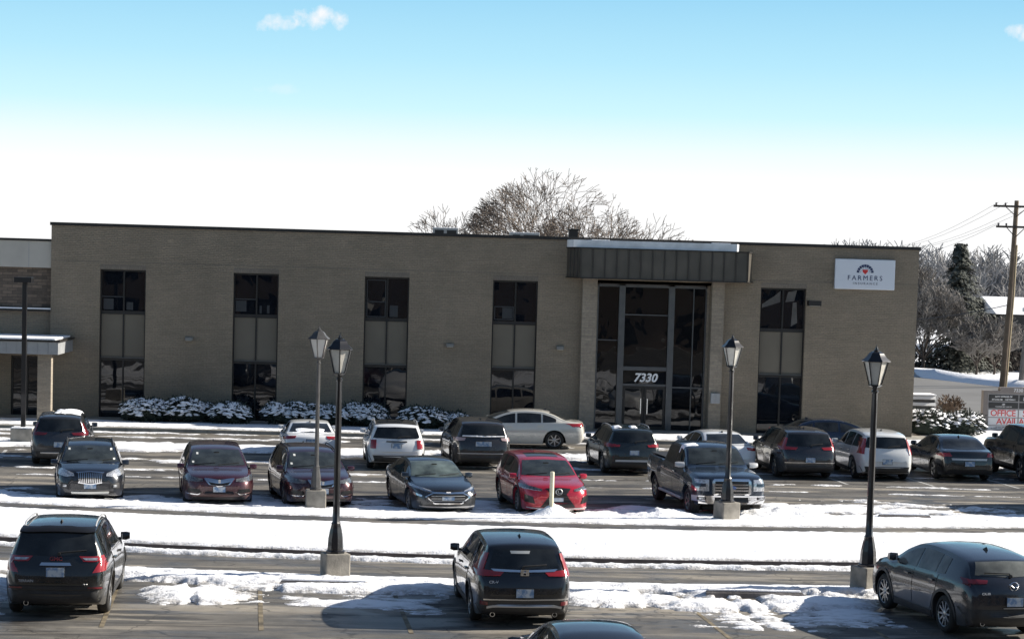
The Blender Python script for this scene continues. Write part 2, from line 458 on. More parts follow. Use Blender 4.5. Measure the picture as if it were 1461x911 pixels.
def near_fn(X, Y):
    bw = np.minimum(bow(X), 6); v = Y - bw
    n = fbm(X * .55, Y * 1.1, 0, 7, .66); n2 = fbm(X * 1.7, Y * 4.0, 4, 6, .72); nb = fbm(X * .25, Y * .3, 2, 3)
    verge = band(v, 45.28, 50.32, .25) + n2 * .35
    vergeN = band(v, 44.70, 45.17, .22) - .1 + n2 * 1.3                 # thin line at the foot of the kerb
    far = band(v, 51.45, 53.0, .35) + n2 * .9 + .1
    far2 = np.minimum((v - 52.9) / .3, (55.1 - v + n * 4.5) / 1.2) + n2 * .8
    gap = -np.abs(v - 53.05) / .12                                        # dark kerb line between two snow ribbons
    far2 = np.where(np.abs(v - 53.08) < .09, -.3 + n2 * 1.6, far2)
    isl = band(v, 41.80, 42.32, .2) + n2 * 1.0 + .1
    inner = np.minimum((41.9 - v) / .5, (v - 40.6 + n * 4.0 + nb * 2.5) / .8) + n2 * .9 + .05
    stops = band(v, 41.05, 41.5, .2) * 0
    piles = np.maximum.reduce([ell(X, Y, -4.1, 40.0, 1.15, 1.25) * 1.5 + n * 1.6, ell(X, Y, 4.2, 40.3, 1.6, .8) * 1.6 + n * 2.2,
                               ell(X, Y, 6.4, 39.9, 1.7, .9) * 1.4 + n * 2.2, ell(X, Y, 8.0, 40.4, 1.6, 1.0) * 1.6 + n * 1.8,
                               ell(X, Y, -8.2, 40.0, 1.2, 2.6) * 1.5 + n * 1.8, ell(X, Y, -1.6, 40.9, 2.2, .5) * 1.5 + n * 1.7])
    sh = np.maximum.reduce([ell(X, Y, -.3, 39.4, 1.9, 1.3) * .9 + n * 4.4 + n2 * 1.5 - .2, ell(X, Y, 7.9, 38.9, 1.9, 1.6) * .9 + n * 4.4 + n2 * 1.5 - .2, ell(X, Y, -9.3, 38.6, 1.6, 2.0) + n * 3])
    rp = np.maximum(ell(X, Y, 12.2, 57.0, 3.3, 1.7) * .9 + n * 3.2 + n2 * 2.6 - .1, ell(X, Y, 16.5, 55.6, 2.6, 1.0) * 1.2 + n * 2 + n2 * 1.5)
    btw = np.maximum.reduce([ell(X, Y, cx, 56.2, .75, 1.1) * 1.2 + n * 3 - .15 for cx in (-10.9, -7.0, -4.3, -.8, 2.0, 6.2)])
    m = np.maximum.reduce([verge, vergeN, far, far2, isl, inner, piles, sh, rp, btw])
    base = np.where((v > 45.2) & (v < 53.1), .12, np.where((v > 41.45) & (v < 42.2), .03, 0.0))
    amp = np.full_like(X, .035)
    amp = np.where(inner >= m - 1e-6, .10, amp); amp = np.where((piles >= m - 1e-6), .09, amp); amp = np.where(far2 >= m - 1e-6, .07, amp)
    amp = np.where(vergeN >= m - 1e-6, .075, amp); amp = np.where(verge >= m - 1e-6, .05, amp); amp = np.where(sh >= m - 1e-6, .018, amp)
    pile2 = np.maximum.reduce([ell(X, v, 9.9, 54.6, 1.9, .8), ell(X, v, 3.66, 52.85, .7, .35) * 1.3, ell(X, v, 6.6, 53.9, 1.0, .7)])
    amp = amp + np.maximum(pile2, 0) * .22
    edge_l = (inner >= m - 1e-6) | (piles >= m - 1e-6)
    m = np.where(edge_l, m + fbm(X * 4, Y * 9, 6, 4, .7) * 1.0, m)
    m = np.maximum(m, pile2 * 1.2 + n2)
    for tx in (-3.95, -2.35, 4.75, 6.45, 7.0):
        d = np.abs(X - tx + .10 * (Y - 39) + .1 * n) / .13
        m = np.where((Y < 41.0) & (d < 1), m - .55 * (1 - d ** 2) - .25 * n2, m)
    for cx, cy, sx, sy in CLEAR:
        m = np.minimum(m, -ell(X, Y, cx, cy, sx, sy) * 2.5 + n2 * .8)
    stopd = np.abs(v - 41.25) < .16
    return m, base, amp
CLEAR = [(1.9, 39.2, 1.25, 2.2), (-6.2, 39.4, 1.2, 2.4), (10.3, 39.3, 1.2, 2.3)]
snow_sheet('snow', -17, 22, 36.5, 59.5, .075, .055, near_fn)

def back_fn(X, Y):
    n = fbm(X * .5, Y * .9, 1, 6, .62); n2 = fbm(X * 1.1, Y * 3.2, 5, 5, .62); nb = fbm(X * .2, Y * .3, 2, 3)
    walk = band(Y, 77.45, 80.6, .4) + n2 * 1.6 + n * 1.2 - .15
    walk = np.where(np.abs(Y - 77.35) < .1, -.5, walk)
    thin = np.maximum(band(Y, 76.2, 77.2, .3) - .8 + n2 * 2.4 + n * 1.5, band(Y, 74.2, 75.6, .4) - 1.0 + n2 * 2.4 + n * 1.5)
    stall = np.minimum((Y - 69.3 + n * 3.6) / .8, (72.4 - Y + n * 3.0) / .8) + n2 * 2.6 - .1
    stall = np.where(X > 11.5, stall - .55, stall)
    near = np.maximum(band(Y, 66.2, 67.0, .3) - .95 + n2 * 2.6 + n, band(Y, 63.0, 63.8, .25) - 1.05 + n2 * 2.4 + n)
    pt = np.maximum.reduce([ell(X, Y, cx, 66.3, .9, .8) * 1.2 + n * 4 - .25 for cx in (-14, -7.2, .6, 3.6, 4.6, 9.3)])
    edge = band(Y, 61.1, 61.5, .15) - .95 + n2 * 2.0
    m = np.maximum.reduce([walk, thin, stall, near, pt, edge])
    m = np.where(X > 21.0, .9 + n * .5, m)
    m = np.where((X > 20.5) & (Y < 77.3), band(Y, 70.0, 90, 1.0) + n * 2, m)
    base = np.where((Y > 77.3) & (X < 20.6), .12, 0.0)
    amp = np.where(stall >= m - 1e-6, .07, .03)
    return m, base, amp
snow_sheet('snow', -22, 24, 60.0, 82.0, .12, .09, back_fn)
# snow bank between the building and the street, and the bank across the street
b = MB()
xs = np.linspace(20.7, 60, 60); 
for (ya, yb, hh) in ((lambda x: 82.2, lambda x: 95.5 + (x - 20.6) * -.86, .25),):
    vs = []; n = 0
    for x in xs:
        y1 = max(yb(x), 62.0); y0 = min(82.2, y1 - 1)
        for k in range(8):
            t = k / 7; vs.append((x, y0 + (y1 - y0) * t, -.02 + hh * math.sin(math.pi * t) * (.7 + .5 * random.random())))
    b.add(vs, [(i * 8 + k, (i + 1) * 8 + k, (i + 1) * 8 + k + 1, i * 8 + k + 1) for i in range(len(xs) - 1) for k in range(7)])
vs = []
xs = np.linspace(33, 95, 70)
for x in xs:
    yb = 121.5 + (38 - x) * 1.1 if x < 60 else 97
    y0 = {True: 134 - (x - 33) * 3.3, False: 121.5 - (x - 36.5) * 1.05}[x < 36.5]; y0 = max(y0, 93)
    for k in range(7):
        t = k / 6; vs.append((x, y0 + .2 + 9 * t, -.02 + .55 * math.sin(math.pi * t) * (.6 + .7 * random.random())))
b.add(vs, [(i * 7 + k, (i + 1) * 7 + k, (i + 1) * 7 + k + 1, i * 7 + k + 1) for i in range(len(xs) - 1) for k in range(6)])
tag(b.build('snow_bank', M_SNOW, smooth=180, fix=False), kind='structure')

# concrete wheel stops poking out of the snow
def wheel_stop(x0, x1, Y, z, rz, label):
    o = thing('wheel_stop', label, 'wheel stop', ((x0 + x1) / 2, Y, z), rz, 'concrete wheel stops at the heads of the stalls')
    L = (x1 - x0) / 2
    b = MB(); pr = [(-.09, 0), (-.075, .09), (-.05, .13), (.05, .13), (.075, .09), (.09, 0)]
    vs = [(sx * (L - (.03 if h > .1 else 0)), y, h) for sx in (-1, 1) for y, h in pr]
    b.add(vs, [(0, 1, 2, 3, 4, 5), (11, 10, 9, 8, 7, 6)] + [(i, (i + 1) % 6, 6 + (i + 1) % 6, 6 + i) for i in range(6)])
    b.build('stop_block', M_KERB, o)
    s = MB(); s.box(-L * .96, L * .94, -.045, .05, .131, .165)
    s.build('snow_cap', M_SNOWP, o, bevel=.012)
wheel_stop(-2.45, -.7, 41.15, .0, -.02, 'long concrete wheel stop at the foot of the near left lamp post')
wheel_stop(5.95, 7.9, 41.0, .0, 0, 'concrete wheel stop in the snow between the black crossover and the near right lamp post')
wheel_stop(12.5, 13.9, 54.9, .0, .03, 'short concrete wheel stop half buried in snow right of the pickup truck')

# ------------------------------------------------------------------ main office building
BX0, BX1, BY, BH = -13.92, 19.89, 82.1, 7.606
bld = thing('office_building', 'long two-storey tan brick office building with tall dark window slots and a bronze entrance canopy', 'building', (0, BY, 0))
wins = [(-12.04, -10.28), (-6.91, -5.16), (-1.83, -.10), (3.16, 4.92), (13.68, 15.48)]
WT = 5.85
wall = MB()
cuts = [(a, b) for a, b in wins[:4]] + [(7.22, 11.72)] + [wins[4]]
x = BX0
for a, b_ in cuts:
    wall.box(x, a, 0, .45, 0, WT); x = b_
wall.box(x, BX1, 0, .45, 0, WT)
wall.box(BX0, BX1, 0, .45, WT, BH - .12)
wall.box(BX0, BX0 + .4, .45, 24, 0, BH - .12); wall.box(BX1 - .4, BX1, .45, 24, 0, BH - .12); wall.box(BX0 + .4, BX1 - .4, 23.6, 24, 0, BH - .12)
wall.build('wall', M_BRICK, bld)
t = MB(); t.box(BX0 - .05, BX1 + .05, -.06, .5, BH - .12, BH); t.box(BX0 - .05, BX0 + .45, .5, 24.05, BH - .12, BH); t.box(BX1 - .45, BX1 + .05, .5, 24.05, BH - .12, BH)
t.build('roof_coping', M_BRONZE, bld)
t = MB(); t.box(BX0 + .4, BX1 - .4, .45, 23.6, BH - .75, BH - .65); t.build('roof', M_ROOF, bld)
# header course of vertical bricks above the windows and a thin joint line
t = MB()
for a, b_ in wins: t.box(a - .002, b_ + .002, -.006, .05, WT + .003, WT + .2)
t.box(BX0 + .02, 6.0, -.004, .05, 6.12, 6.145); t.box(13.3, BX1 - .02, -.004, .05, 6.12, 6.145)
t.build('soldier_course', brick_mat('soldier_brick', (.20, .172, .138), (.18, .155, .124), (.15, .135, .115), .07, .2), bld)

def rnd(a, b): return random.uniform(a, b)
WINSTYLE = [1, 2, 3, 4, 5]
for wi, (a, b_) in enumerate(wins):
    mid = (a + b_) / 2 + .02
    fr = MB(); y0, y1 = .17, .30
    for xa, xb in ((a, a + .055), (mid - .03, mid + .03), (b_ - .055, b_)): fr.box(xa, xb, y0, y1, .10, WT)
    for za, zb in ((.06, .12), (2.33, 2.43), (4.12, 4.26), (WT - .07, WT)):
        fr.box(a + .055, mid - .03, y0 + .004, y1, za, zb); fr.box(mid + .03, b_ - .055, y0 + .004, y1, za, zb)
    w = fr.build('window_frame', M_BRONZE, bld)
    sl = MB(); sl.box(a, b_, -.03, .25, 0, .058); sl.build('window_sill', M_ALU, w); sl = MB(); sl.box(a + .05, b_ - .05, .12, .168, 2.43, 2.455); sl.build('spandrel_flashing', M_ALU, w)
    for xa, xb in ((a + .055, mid - .03), (mid + .03, b_ - .055)):
        tt = rnd(-.004, .004)
        for za, zb in ((.12, 2.33), (4.26, WT - .07)):
            p = MB(); p.add([(xa, .24 + tt, za), (xb, .24 - tt, za), (xb, .24 - tt * 2, zb), (xa, .24, zb)], [(0, 1, 2, 3)])
            p.build('pane', M_WGLASS, w, fix=False)
        p = MB(); p.box(xa, xb, .215, .25, 2.43, 4.12); p.build('spandrel_panel', M_SPAN, w)
    # opening lights and blinds seen behind the upper glass
    s = MB()
    if wi == 0:
        s.box(a + .055, mid - .03, .205, .235, 4.78, 4.82); s.box(a + .12, a + .5, .232, .236, 4.30, 4.72); s.box(mid + .1, mid + .35, .232, .236, 4.30, 4.60)
    elif wi == 1:
        s.box(a + .055, mid - .03, .205, .235, 4.82, 4.86); s.box(a + .08, a + .5, .232, .236, 4.36, 4.78)
        s.box(mid + .12, mid + .2, .232, .236, 4.3, 4.6); s.box(mid + .4, mid + .5, .232, .236, 4.3, 4.62)
    elif wi == 2:
        for q in ((a + .1, mid - .05, 5.70, 5.74), (a + .1, mid - .05, 4.86, 4.9), (a + .1, mid - .05, 4.28, 4.32)): s.box(q[0], q[1], .205, .235, q[2], q[3])
        for q in ((a + .08, a + .12), (mid - .09, mid - .05)): s.box(q[0], q[1], .2, .234, 4.28, 5.74)
        s.box(mid + .1, mid + .42, .232, .236, 4.3, 4.75)
    elif wi == 3:
        for q in ((a + .1, mid - .05, 4.80, 4.84), (a + .1, mid - .05, 4.30, 4.34)): s.box(q[0], q[1], .2, .234, q[2], q[3])
        for q in ((a + .08, a + .12), (mid - .09, mid - .05)): s.box(q[0], q[1], .195, .234, 4.30, 4.84)
        s.box(a + .4, mid - .1, .232, .236, 4.36, 4.78)
    else:
        s.add([(a + .1, .232, 5.05), (a + .82, .232, 5.3), (a + .82, .232, 5.75), (a + .6, .232, 5.55), (a + .1, .232, 5.2)], [(0, 1, 2, 3, 4)])
        s.add([(mid + .1, .232, 5.3), (mid + .45, .232, 5.35), (mid + .55, .232, 5.78), (mid + .2, .232, 5.7)], [(0, 1, 2, 3)])
        s.add([(mid + .35, .231, 4.35), (mid + .6, .231, 4.5), (mid + .55, .231, 5.3), (mid + .4, .231, 5.3)], [(0, 1, 2, 3)])
    s.build('window_detail', mat('interior_shapes', (.022, .025, .030), .5) if wi < 4 else mat('interior_curtain', (.085, .082, .078), .7, noise=(2, .4)), w)

# entrance: recess, glass wall, doors, numbers
ent = bpy.data.objects.new("entrance", None); COL.objects.link(ent); ent.parent = bld

t = MB(); t.box(7.22, 7.3, .45, .95, .0, WT); t.box(11.64, 11.72, .45, .95, 0, WT); t.box(7.22, 11.72, .0, .95, WT + .002, WT + .12)
t.build('recess_lining', M_BRICK_L, ent)
fr = MB(); e0, e1 = .5, .66
for xa, xb in ((8.16, 8.40), (10.12, 10.36)): fr.box(xa, xb, e0 - .06, e1, 0, 5.78)
for xa, xb in ((7.30, 7.36), (11.58, 11.64)): fr.box(xa, xb, e0, e1, 0, 5.78)
for za, zb in ((5.72, 5.84),): fr.box(7.36, 8.16, e0, e1, za, zb); fr.box(8.4, 10.12, e0, e1, za, zb); fr.box(10.36, 11.58, e0, e1, za, zb)
for za, zb in ((2.45, 2.60), (1.84, 1.92)): fr.box(8.4, 10.12, e0 - .02, e1, za, zb)
fr.box(7.36, 8.16, e0, e1, 0, .12); fr.box(10.36, 11.58, e0, e1, 0, .12)
fr.box(10.36, 11.58, e0 + .03, e1, 1.78, 1.84); fr.box(11.1, 11.14, e0 + .02, e1, .12, 5.72)
fr.box(8.4, 10.12, e0 + .02, e1, 4.62, 4.66); fr.box(7.36, 8.16, e0 + .03, e1, 3.6, 3.64)
fr.build('mullions', M_ALU, ent)
for xa, xb, za, zb in ((7.36, 8.16, .12, 3.6), (7.36, 8.16, 3.64, 5.72), (10.36, 11.1, .12, 1.78), (11.14, 11.58, .12, 1.78), (10.36, 11.1, 1.84, 5.72), (11.14, 11.58, 1.84, 5.72), (8.4, 10.12, 2.6, 4.62), (8.4, 10.12, 4.66, 5.72), (8.4, 10.12, 1.92, 2.45)):
    p = MB(); tt = rnd(-.006, .006); p.add([(xa, .6 + tt, za), (xb, .6 - tt, za), (xb, .6, zb), (xa, .6, zb)], [(0, 1, 2, 3)]); p.build('pane', M_EGLASS, ent, fix=False)
for k, (xa, xb) in enumerate(((8.42, 9.25), (9.27, 10.10))):
    d = MB(); d.box(xa, xa + .09, .5, .56, .02, 1.83); d.box(xb - .09, xb, .5, .56, .02, 1.83); d.box(xa + .09, xb - .09, .5, .56, .02, .24); d.box(xa + .09, xb - .09, .5, .56, 1.72, 1.83)
    dr = d.build('door', M_BRONZE, ent)
    p = MB(); p.box(xa + .09, xb - .09, .52, .535, .24, 1.72); p.build('door_glass', M_EGLASS, dr)
    hx = xb - .12 if k == 0 else xa + .12
    h = MB(); h.tube([(hx, .43, .75), (hx, .43, 1.35)], .022, 6); h.tube([(hx, .43, .8), (hx, .5, .8)], .015); h.tube([(hx, .43, 1.3), (hx, .5, 1.3)], .015); h.build('door_handle', mat('steel', (.6, .6, .6), .25, 1), dr, smooth=40)
text_mesh('7330', .46, M_WHITEL, Matrix.Translation((9.28, .46, 2.16)) @ FACE, ent, 'house_number', .02, .028, shear=.25, space=1.0)
for xa, xb in ((6.65, 7.218), (11.722, 12.2)):                 # light brick piers flanking the recess
    t = MB(); t.box(xa, xb, -.32, -.003, .12, 6.02); t.build('brick_pier', M_BRICK_L, bld)
# canopy with chamfered corners and standing seams
cp = MB(); poly = [(6.02, -.004), (6.48, -1.15), (12.95, -1.15), (13.3, -.004)]
cp.prism(poly, 6.06, 7.17); cpo = cp.build('canopy', M_CANOPY, bld)
s = MB()
for i in range(15):
    xx = 6.48 + (12.95 - 6.48) * i / 14; s.box(xx - .02, xx + .02, -1.20, -1.152, 6.08, 7.16)
for f in (.25, .5, .75):
    s.box(6.48 - .46 * f - .02, 6.48 - .46 * f + .02, -1.15 * (1 - f) - .045, -1.15 * (1 - f) + .02, 6.08, 7.16)
s.build('standing_seam', mat('seam_metal', (.045, .040, .035), .5, .3), cpo)
s = MB(); poly2 = [(5.97, -.003), (6.44, -1.22), (12.98, -1.22), (13.35, -.003)]; s.prism(poly2, 7.172, 7.215); s.prism(poly2, 6.02, 6.058); s.build('drip_edge', M_BRONZE, cpo)
s = MB(); s.prism([(6.0, -.005), (6.2, -.85), (12.55, -.85), (12.76, -.005)], 7.217, 7.50); s.build('white_fascia', mat('white_fascia_board', (.80, .80, .80), .6, noise=(2, .15)), cpo)
s = MB(); s.box(11.6, 12.3, -.84, -.4, 7.502, 7.53); s.box(6.9, 7.6, -.8, -.3, 7.502, 7.525); s.build('snow_cap', M_SNOWP, cpo, bevel=.02)
# electrical box, wall packs
t = MB(); t.box(11.78, 12.14, -.46, -.322, 1.28, 1.68); t.box(11.80, 11.94, -.475, -.462, 1.3, 1.66); t.box(11.98, 12.12, -.475, -.462, 1.3, 1.66); tag(t.build('electrical_box', M_GREYP), 'grey double electrical box mounted on the pier right of the entrance', 'electrical box').location = (0, BY, 0)
def wall_light(x, z, label):
    o = thing('wall_light', label, 'wall light', (x, BY, z), 0, 'wall lights between the windows')
    b = MB(); b.add([(-.16, 0, .08), (.16, 0, .08), (.16, 0, -.06), (-.16, 0, -.06), (-.13, -.16, .05), (.13, -.16, .05), (.13, -.2, -.06), (-.13, -.2, -.06)], [(0, 1, 5, 4), (1, 2, 6, 5), (2, 3, 7, 6), (3, 0, 4, 7), (4, 5, 6, 7), (0, 3, 2, 1)])
    b.build('housing', mat('wall_light_shell', (.22, .21, .185), .5), o)
    l = MB(); l.box(-.11, .11, -.17, -.02, -.075, -.062); l.build('lens', mat('lens', (.5, .5, .45), .3), o)
wall_light(-8.58, 3.25, 'small wall light between the first and second window slots')
wall_light(1.54, 3.27, 'small wall light between the third and fourth window slots')
wall_light(5.85, 3.28, 'small wall light just left of the entrance pier')
o = thing('floodlight', 'dark rectangular floodlight on an arm beside the rightmost window slot', 'floodlight', (15.5, BY, 5.3))
b = MB(); b.box(-.05, .45, -.75, -.35, -.1, .1); b.build('lamp_head', M_BRONZE, o, bevel=.01)
b = MB(); b.tube([(.2, .2, 0), (.2, -.36, 0)], .03); b.tube([(.0, -.05, 0), (.2, -.05, 0)], .02); b.build('arm', M_BRONZE, o)
b = MB(); b.box(0, .4, -.7, -.4, -.115, -.102); b.build('lens', mat('lens'), o)
# wall sign
sg = thing('wall_sign', 'white rectangular insurance sign with a sunrise emblem high on the brick wall', 'sign', (17.74, BY, 6.475))
b = MB(); b.box(-1.19, 1.19, -.16, -.02, -.59, .59); b.build('sign_box', mat('sign_face', (.60, .64, .70), .45), sg, bevel=.03)
b = MB()
for k in range(9):
    a0 = R(4 + k * 19.5); a1 = a0 + R(17)
    pts = [(r_ * math.cos(a), -.166, .05 + r_ * math.sin(a)) for r_, a in ((.34, a0), (.34, (a0 + a1) / 2), (.34, a1), (.24, a1), (.24, (a0 + a1) / 2), (.24, a0))]
    b.add(pts, [(0, 1, 2, 3, 4, 5)])
    a = (a0 + a1) / 2; pts = [(r_ * math.cos(q), -.166, .05 + r_ * math.sin(q)) for r_, q in ((.22, a - .05), (.22, a + .05), (.15, a))]; b.add(pts, [(0, 1, 2)])
b.build('sunrise_emblem', M_NAVY, sg, fix=False)
b = MB(); b.add([(-.11, -.167, .19), (.11, -.167, .19), (.10, -.167, .10), (0, -.167, .0), (-.10, -.167, .10)], [(0, 1, 2, 3, 4)]); b.build('shield_emblem', M_RED, sg, fix=False)
text_mesh('FARMERS', .27, M_NAVY, Matrix.Translation((0, -.166, -.15)) @ FACE, sg, 'lettering', .004, -.002, space=1.36)
text_mesh('INSURANCE', .125, mat('grey_lettering', (.16, .17, .2), .6), Matrix.Translation((.02, -.166, -.36)) @ FACE, sg, 'lettering', .004, .004, space=1.6)
# rooftop units
def roof_unit(x0, x1, y, z0, z1, lv, label):
    o = thing('rooftop_unit', label, 'rooftop unit', ((x0 + x1) / 2, y, 6.96), 0, 'rooftop ventilation units')
    w = (x1 - x0) / 2; h = z1 - 6.96
    b = MB(); b.box(-w, w, 0, 1.4, 0, h); b.build('unit_casing', mat('unit_casing', (.34, .34, .33), .7, noise=(3, .1)), o, bevel=.02)
    b = MB()
    for a, c in lv: b.box(a * w, c * w, -.02, .05, h - .36, h - .08)
    b.build('louvre', M_BRONZE, o)
    b = MB(); b.box(-w, w, 0, 1.4, h + .001, h + .03); b.build('snow_cap', M_SNOWP, o, bevel=.015)
roof_unit(.86, 1.96, 92, 7.6, 7.97, ((-.85, -.15), (.1, .85)), 'grey louvred rooftop unit left of the big bare tree')
roof_unit(4.25, 5.52, 92, 7.6, 7.86, ((-.85, -.35), (-.1, .95)), 'wide low grey rooftop unit in front of the big bare tree')
o = tag((lambda b: b.build('roof_vent', M_BRONZE))(MB().box(6.5, 6.88, 88, 88.4, 6.96, 7.98).box(6.44, 6.94, 87.94, 88.46, 7.98, 8.03)), 'small dark square vent stack near the white canopy fascia', 'vent')

# ------------------------------------------------------------------ left wing
lw = thing('side_wing', 'lower beige and stone annex with a flat canopy left of the office building', 'building', (0, 82.3, 0))
wl = MB(); wl.box(-40, -15.45, 0, .4, 0, 4.15); wl.box(-14.2, BX0 - .003, 0, .4, 0, 4.15); wl.box(-15.45, -14.2, 0, .4, 2.42, 4.15); wl.box(-40, -39.6, .4, 20, 0, 6.9); wl.box(-39.6, BX0 - .003, 19.6, 20, 0, 6.9)
wl.build('wall', M_BRICK, lw)
b = MB(); b.box(-40, BX0 - .003, .05, .45, 4.30, 5.84); b.build('stone_band', M_STONE, lw)
b = MB(); b.box(-40, BX0 - .003, -.12, .5, 5.842, 6.86); b.build('fascia', M_BEIGE, lw)
b = MB(); b.box(-14.8, -14.78, -.125, -.12, 5.85, 6.85); b.box(-18.3, -18.28, -.125, -.12, 5.85, 6.85); b.build('fascia_joint', M_GREYP, lw)
b = MB(); b.box(-40, BX0 - .003, -.17, 20, 6.862, 6.95); b.build('roof_coping', M_BRONZE, lw)
b = MB(); b.box(-40, BX0 - .003, -.25, .2, 4.152, 4.24); b.build('ledge', M_BRONZE, lw)
b = MB(); b.box(-40, BX0 - .003, -.24, .04, 4.242, 4.285); b.build('snow_cap', M_SNOWP, lw)
cn = MB(); cn.box(-40, -13.05, -3.6, -.003, 2.66, 3.12); cno = cn.build('canopy', M_GREYP, lw)
b = MB()
for i in range(70):
    xx = -40 + i * .385; b.box(xx, xx + .03, -3.62, -3.602, 2.68, 3.10)
b.build('canopy_rib', mat('rib_grey', (.26, .27, .28), .5), cno)
b = MB(); b.box(-40, -12.98, -3.68, -.003, 3.122, 3.19); b.build('canopy_edge', M_BRONZE, cno)
b = MB(); b.box(-40, -13.15, -3.66, -.1, 3.192, 3.26); b.build('snow_cap', M_SNOWP, cno, bevel=.02)
for xa in (-13.85, -19.5):
    b = MB(); b.box(xa, xa + .5, -3.3, -2.9, .12, 2.658); b.build('canopy_pier', M_BRICK_L, lw)
dm = MB()
for xa, xb in ((-15.45, -15.38), (-14.86, -14.80), (-14.27, -14.2)): dm.box(xa, xb, .1, .18, 0, 2.42)
dm.box(-15.38, -14.86, .1, .18, 2.34, 2.42); dm.box(-14.8, -14.27, .1, .18, 2.34, 2.42)
d = dm.build('door', M_BRONZE, lw); b = MB()
b.add([(-15.38, .15, 0), (-14.86, .15, 0), (-14.86, .15, 2.34), (-15.38, .15, 2.34)], [(0, 1, 2, 3)]); b.add([(-14.8, .15, 0), (-14.27, .15, 0), (-14.27, .15, 2.34), (-14.8, .15, 2.34)], [(0, 1, 2, 3)]); b.build('door_glass', M_WGLASS, d, fix=False)

# the building the picture was taken from: behind the camera, seen only in reflections
vb = thing('brick_building', 'dark brick office block behind the viewer seen only mirrored in the window glass', 'building', (0, -1.2, 0))
b = MB(); b.box(-45, 45, -14, 0, 0, 11.5); b.build('wall', mat('dark_brick', (.12, .09, .07), .9, noise=(.4, .2)), vb)
for k in range(18):
    for z in (.9, 4.6, 8.2):
        if abs(-42.5 + k * 5) < 4 and z == 4.6: continue
        b = MB(); b.box(-43.5 + k * 5, -41.5 + k * 5, .002, .04, z, z + 1.9); b.build('window', M_WGLASS, vb)

# ------------------------------------------------------------------ vehicles
def pchip(pts):
    xs = np.array([p[0] for p in pts], float); ys = np.array([p[1] for p in pts], float)
    h = np.diff(xs); d = np.diff(ys) / h; m = np.zeros(len(xs))
    for i in range(1, len(xs) - 1):
        if d[i - 1] * d[i] > 0:
            w1 = 2 * h[i] + h[i - 1]; w2 = h[i] + 2 * h[i - 1]; m[i] = (w1 + w2) / (w1 / d[i - 1] + w2 / d[i])
    m[0] = d[0]; m[-1] = d[-1]
    def f(x):
        x = np.clip(x, xs[0], xs[-1]); i = min(max(int(np.searchsorted(xs, x)) - 1, 0), len(h) - 1)
        t = (x - xs[i]) / h[i]
        return ((1 + 2 * t) * (1 - t) ** 2) * ys[i] + t * (1 - t) ** 2 * h[i] * m[i] + t * t * (3 - 2 * t) * ys[i + 1] + t * t * (t - 1) * h[i] * m[i + 1]
    return f

SIDE = pchip([(0, .935), (.12, .972), (.35, .985), (.58, 1.0), (.78, .985), (.92, .962), (1, .935)])

def paint(name, col, metal=.35, dirt=.5, rough=.22):
    key = 'paint_' + name
    if key in MC: return MC[key]
    g = NG(key)
    sp = g.n.new('ShaderNodeSeparateXYZ'); g.l.new(g.tc.outputs['Object'], sp.inputs[0])
    n = g.noise(2.5, 6, rough=.7); n2 = g.noise(9, 4)
    lo = g.rng(g.math('ADD', sp.outputs[2], g.math('MULTIPLY', n, .7)), .55, 1.15, dirt, dirt * .06)
    lo = g.math('MULTIPLY', lo, g.rng(n2, .2, .8, .6, 1.1))
    c = g.mix(lo, col, (.17, .155, .14))
    g.put(g.b.inputs['Base Color'], c); g.put(g.b.inputs['Metallic'], g.math('MULTIPLY', g.math('SUBTRACT', 1.0, lo), metal))
    g.put(g.b.inputs['Roughness'], g.rng(lo, 0, .6, rough, .7))
    g.put(g.b.inputs['Coat Weight'], g.rng(lo, 0, .5, 1.0, .15)); g.b.inputs['Coat Roughness'].default_value = .06
    MC[key] = g.m
    return g.m

C_GLASS = mat('car_glass', (.016, .018, .019), .03, noise=(2.2, .8))  # mottling paints the lights and darks of a cabin that isn't modelled
C_GLASS3 = mat('pale_reflection_glass', (.085, .090, .085), .04, noise=(2.0, .7))  # sky reflection and snow seen through are put into the pale colour
C_GLASS2 = mat('windscreen_glass', (.028, .034, .036), .04, noise=(3, .45))
C_BLK = mat('black_plastic', (.022, .022, .023), .55, noise=(8, .3))
C_GRILLE = mat('grille_black', (.008, .008, .009), .35)
C_CHROME = mat('chrome', (.72, .72, .73), .12, 1.0)
C_SILV = mat('satin_silver', (.50, .50, .50), .4, .5)
C_RED = mat('tail_lamp_red', (.26, .010, .012), .12, coat=1.0, spec=.6)
C_DRED = mat('tail_lamp_dark', (.12, .008, .012), .12, coat=1.0)
C_CLR = mat('lamp_clear', (.45, .46, .48), .1, .5, coat=1.0, noise=(22, .5))
C_CLRD = mat('lamp_smoked', (.12, .125, .13), .12, .4, coat=1.0, noise=(25, .6))
C_AMB = mat('amber_lens', (.5, .16, .02), .2, coat=1)
C_TYRE = mat('tyre_rubber', (.022, .021, .020), .85, noise=(6, .35))
C_RIM = mat('rim_alloy', (.38, .38, .38), .3, .8, noise=(10, .15))
C_RIMD = mat('rim_dark', (.05, .05, .052), .4, .5)
C_WELL = mat('wheel_well', (.006, .006, .006), .95)
def plate_mat():
    g = NG('licence_plate')
    n = g.noise(9, 3, vec=g.map((1, 1, 1)))
    g.set(Base_Color=g.mix(g.rng(n, .42, .58), (.50, .55, .60), (.16, .26, .42)), Roughness=.5)
    return g.m
C_PLATE = plate_mat()
C_WHITEST = mat('sticker_white', (.7, .7, .66), .5)

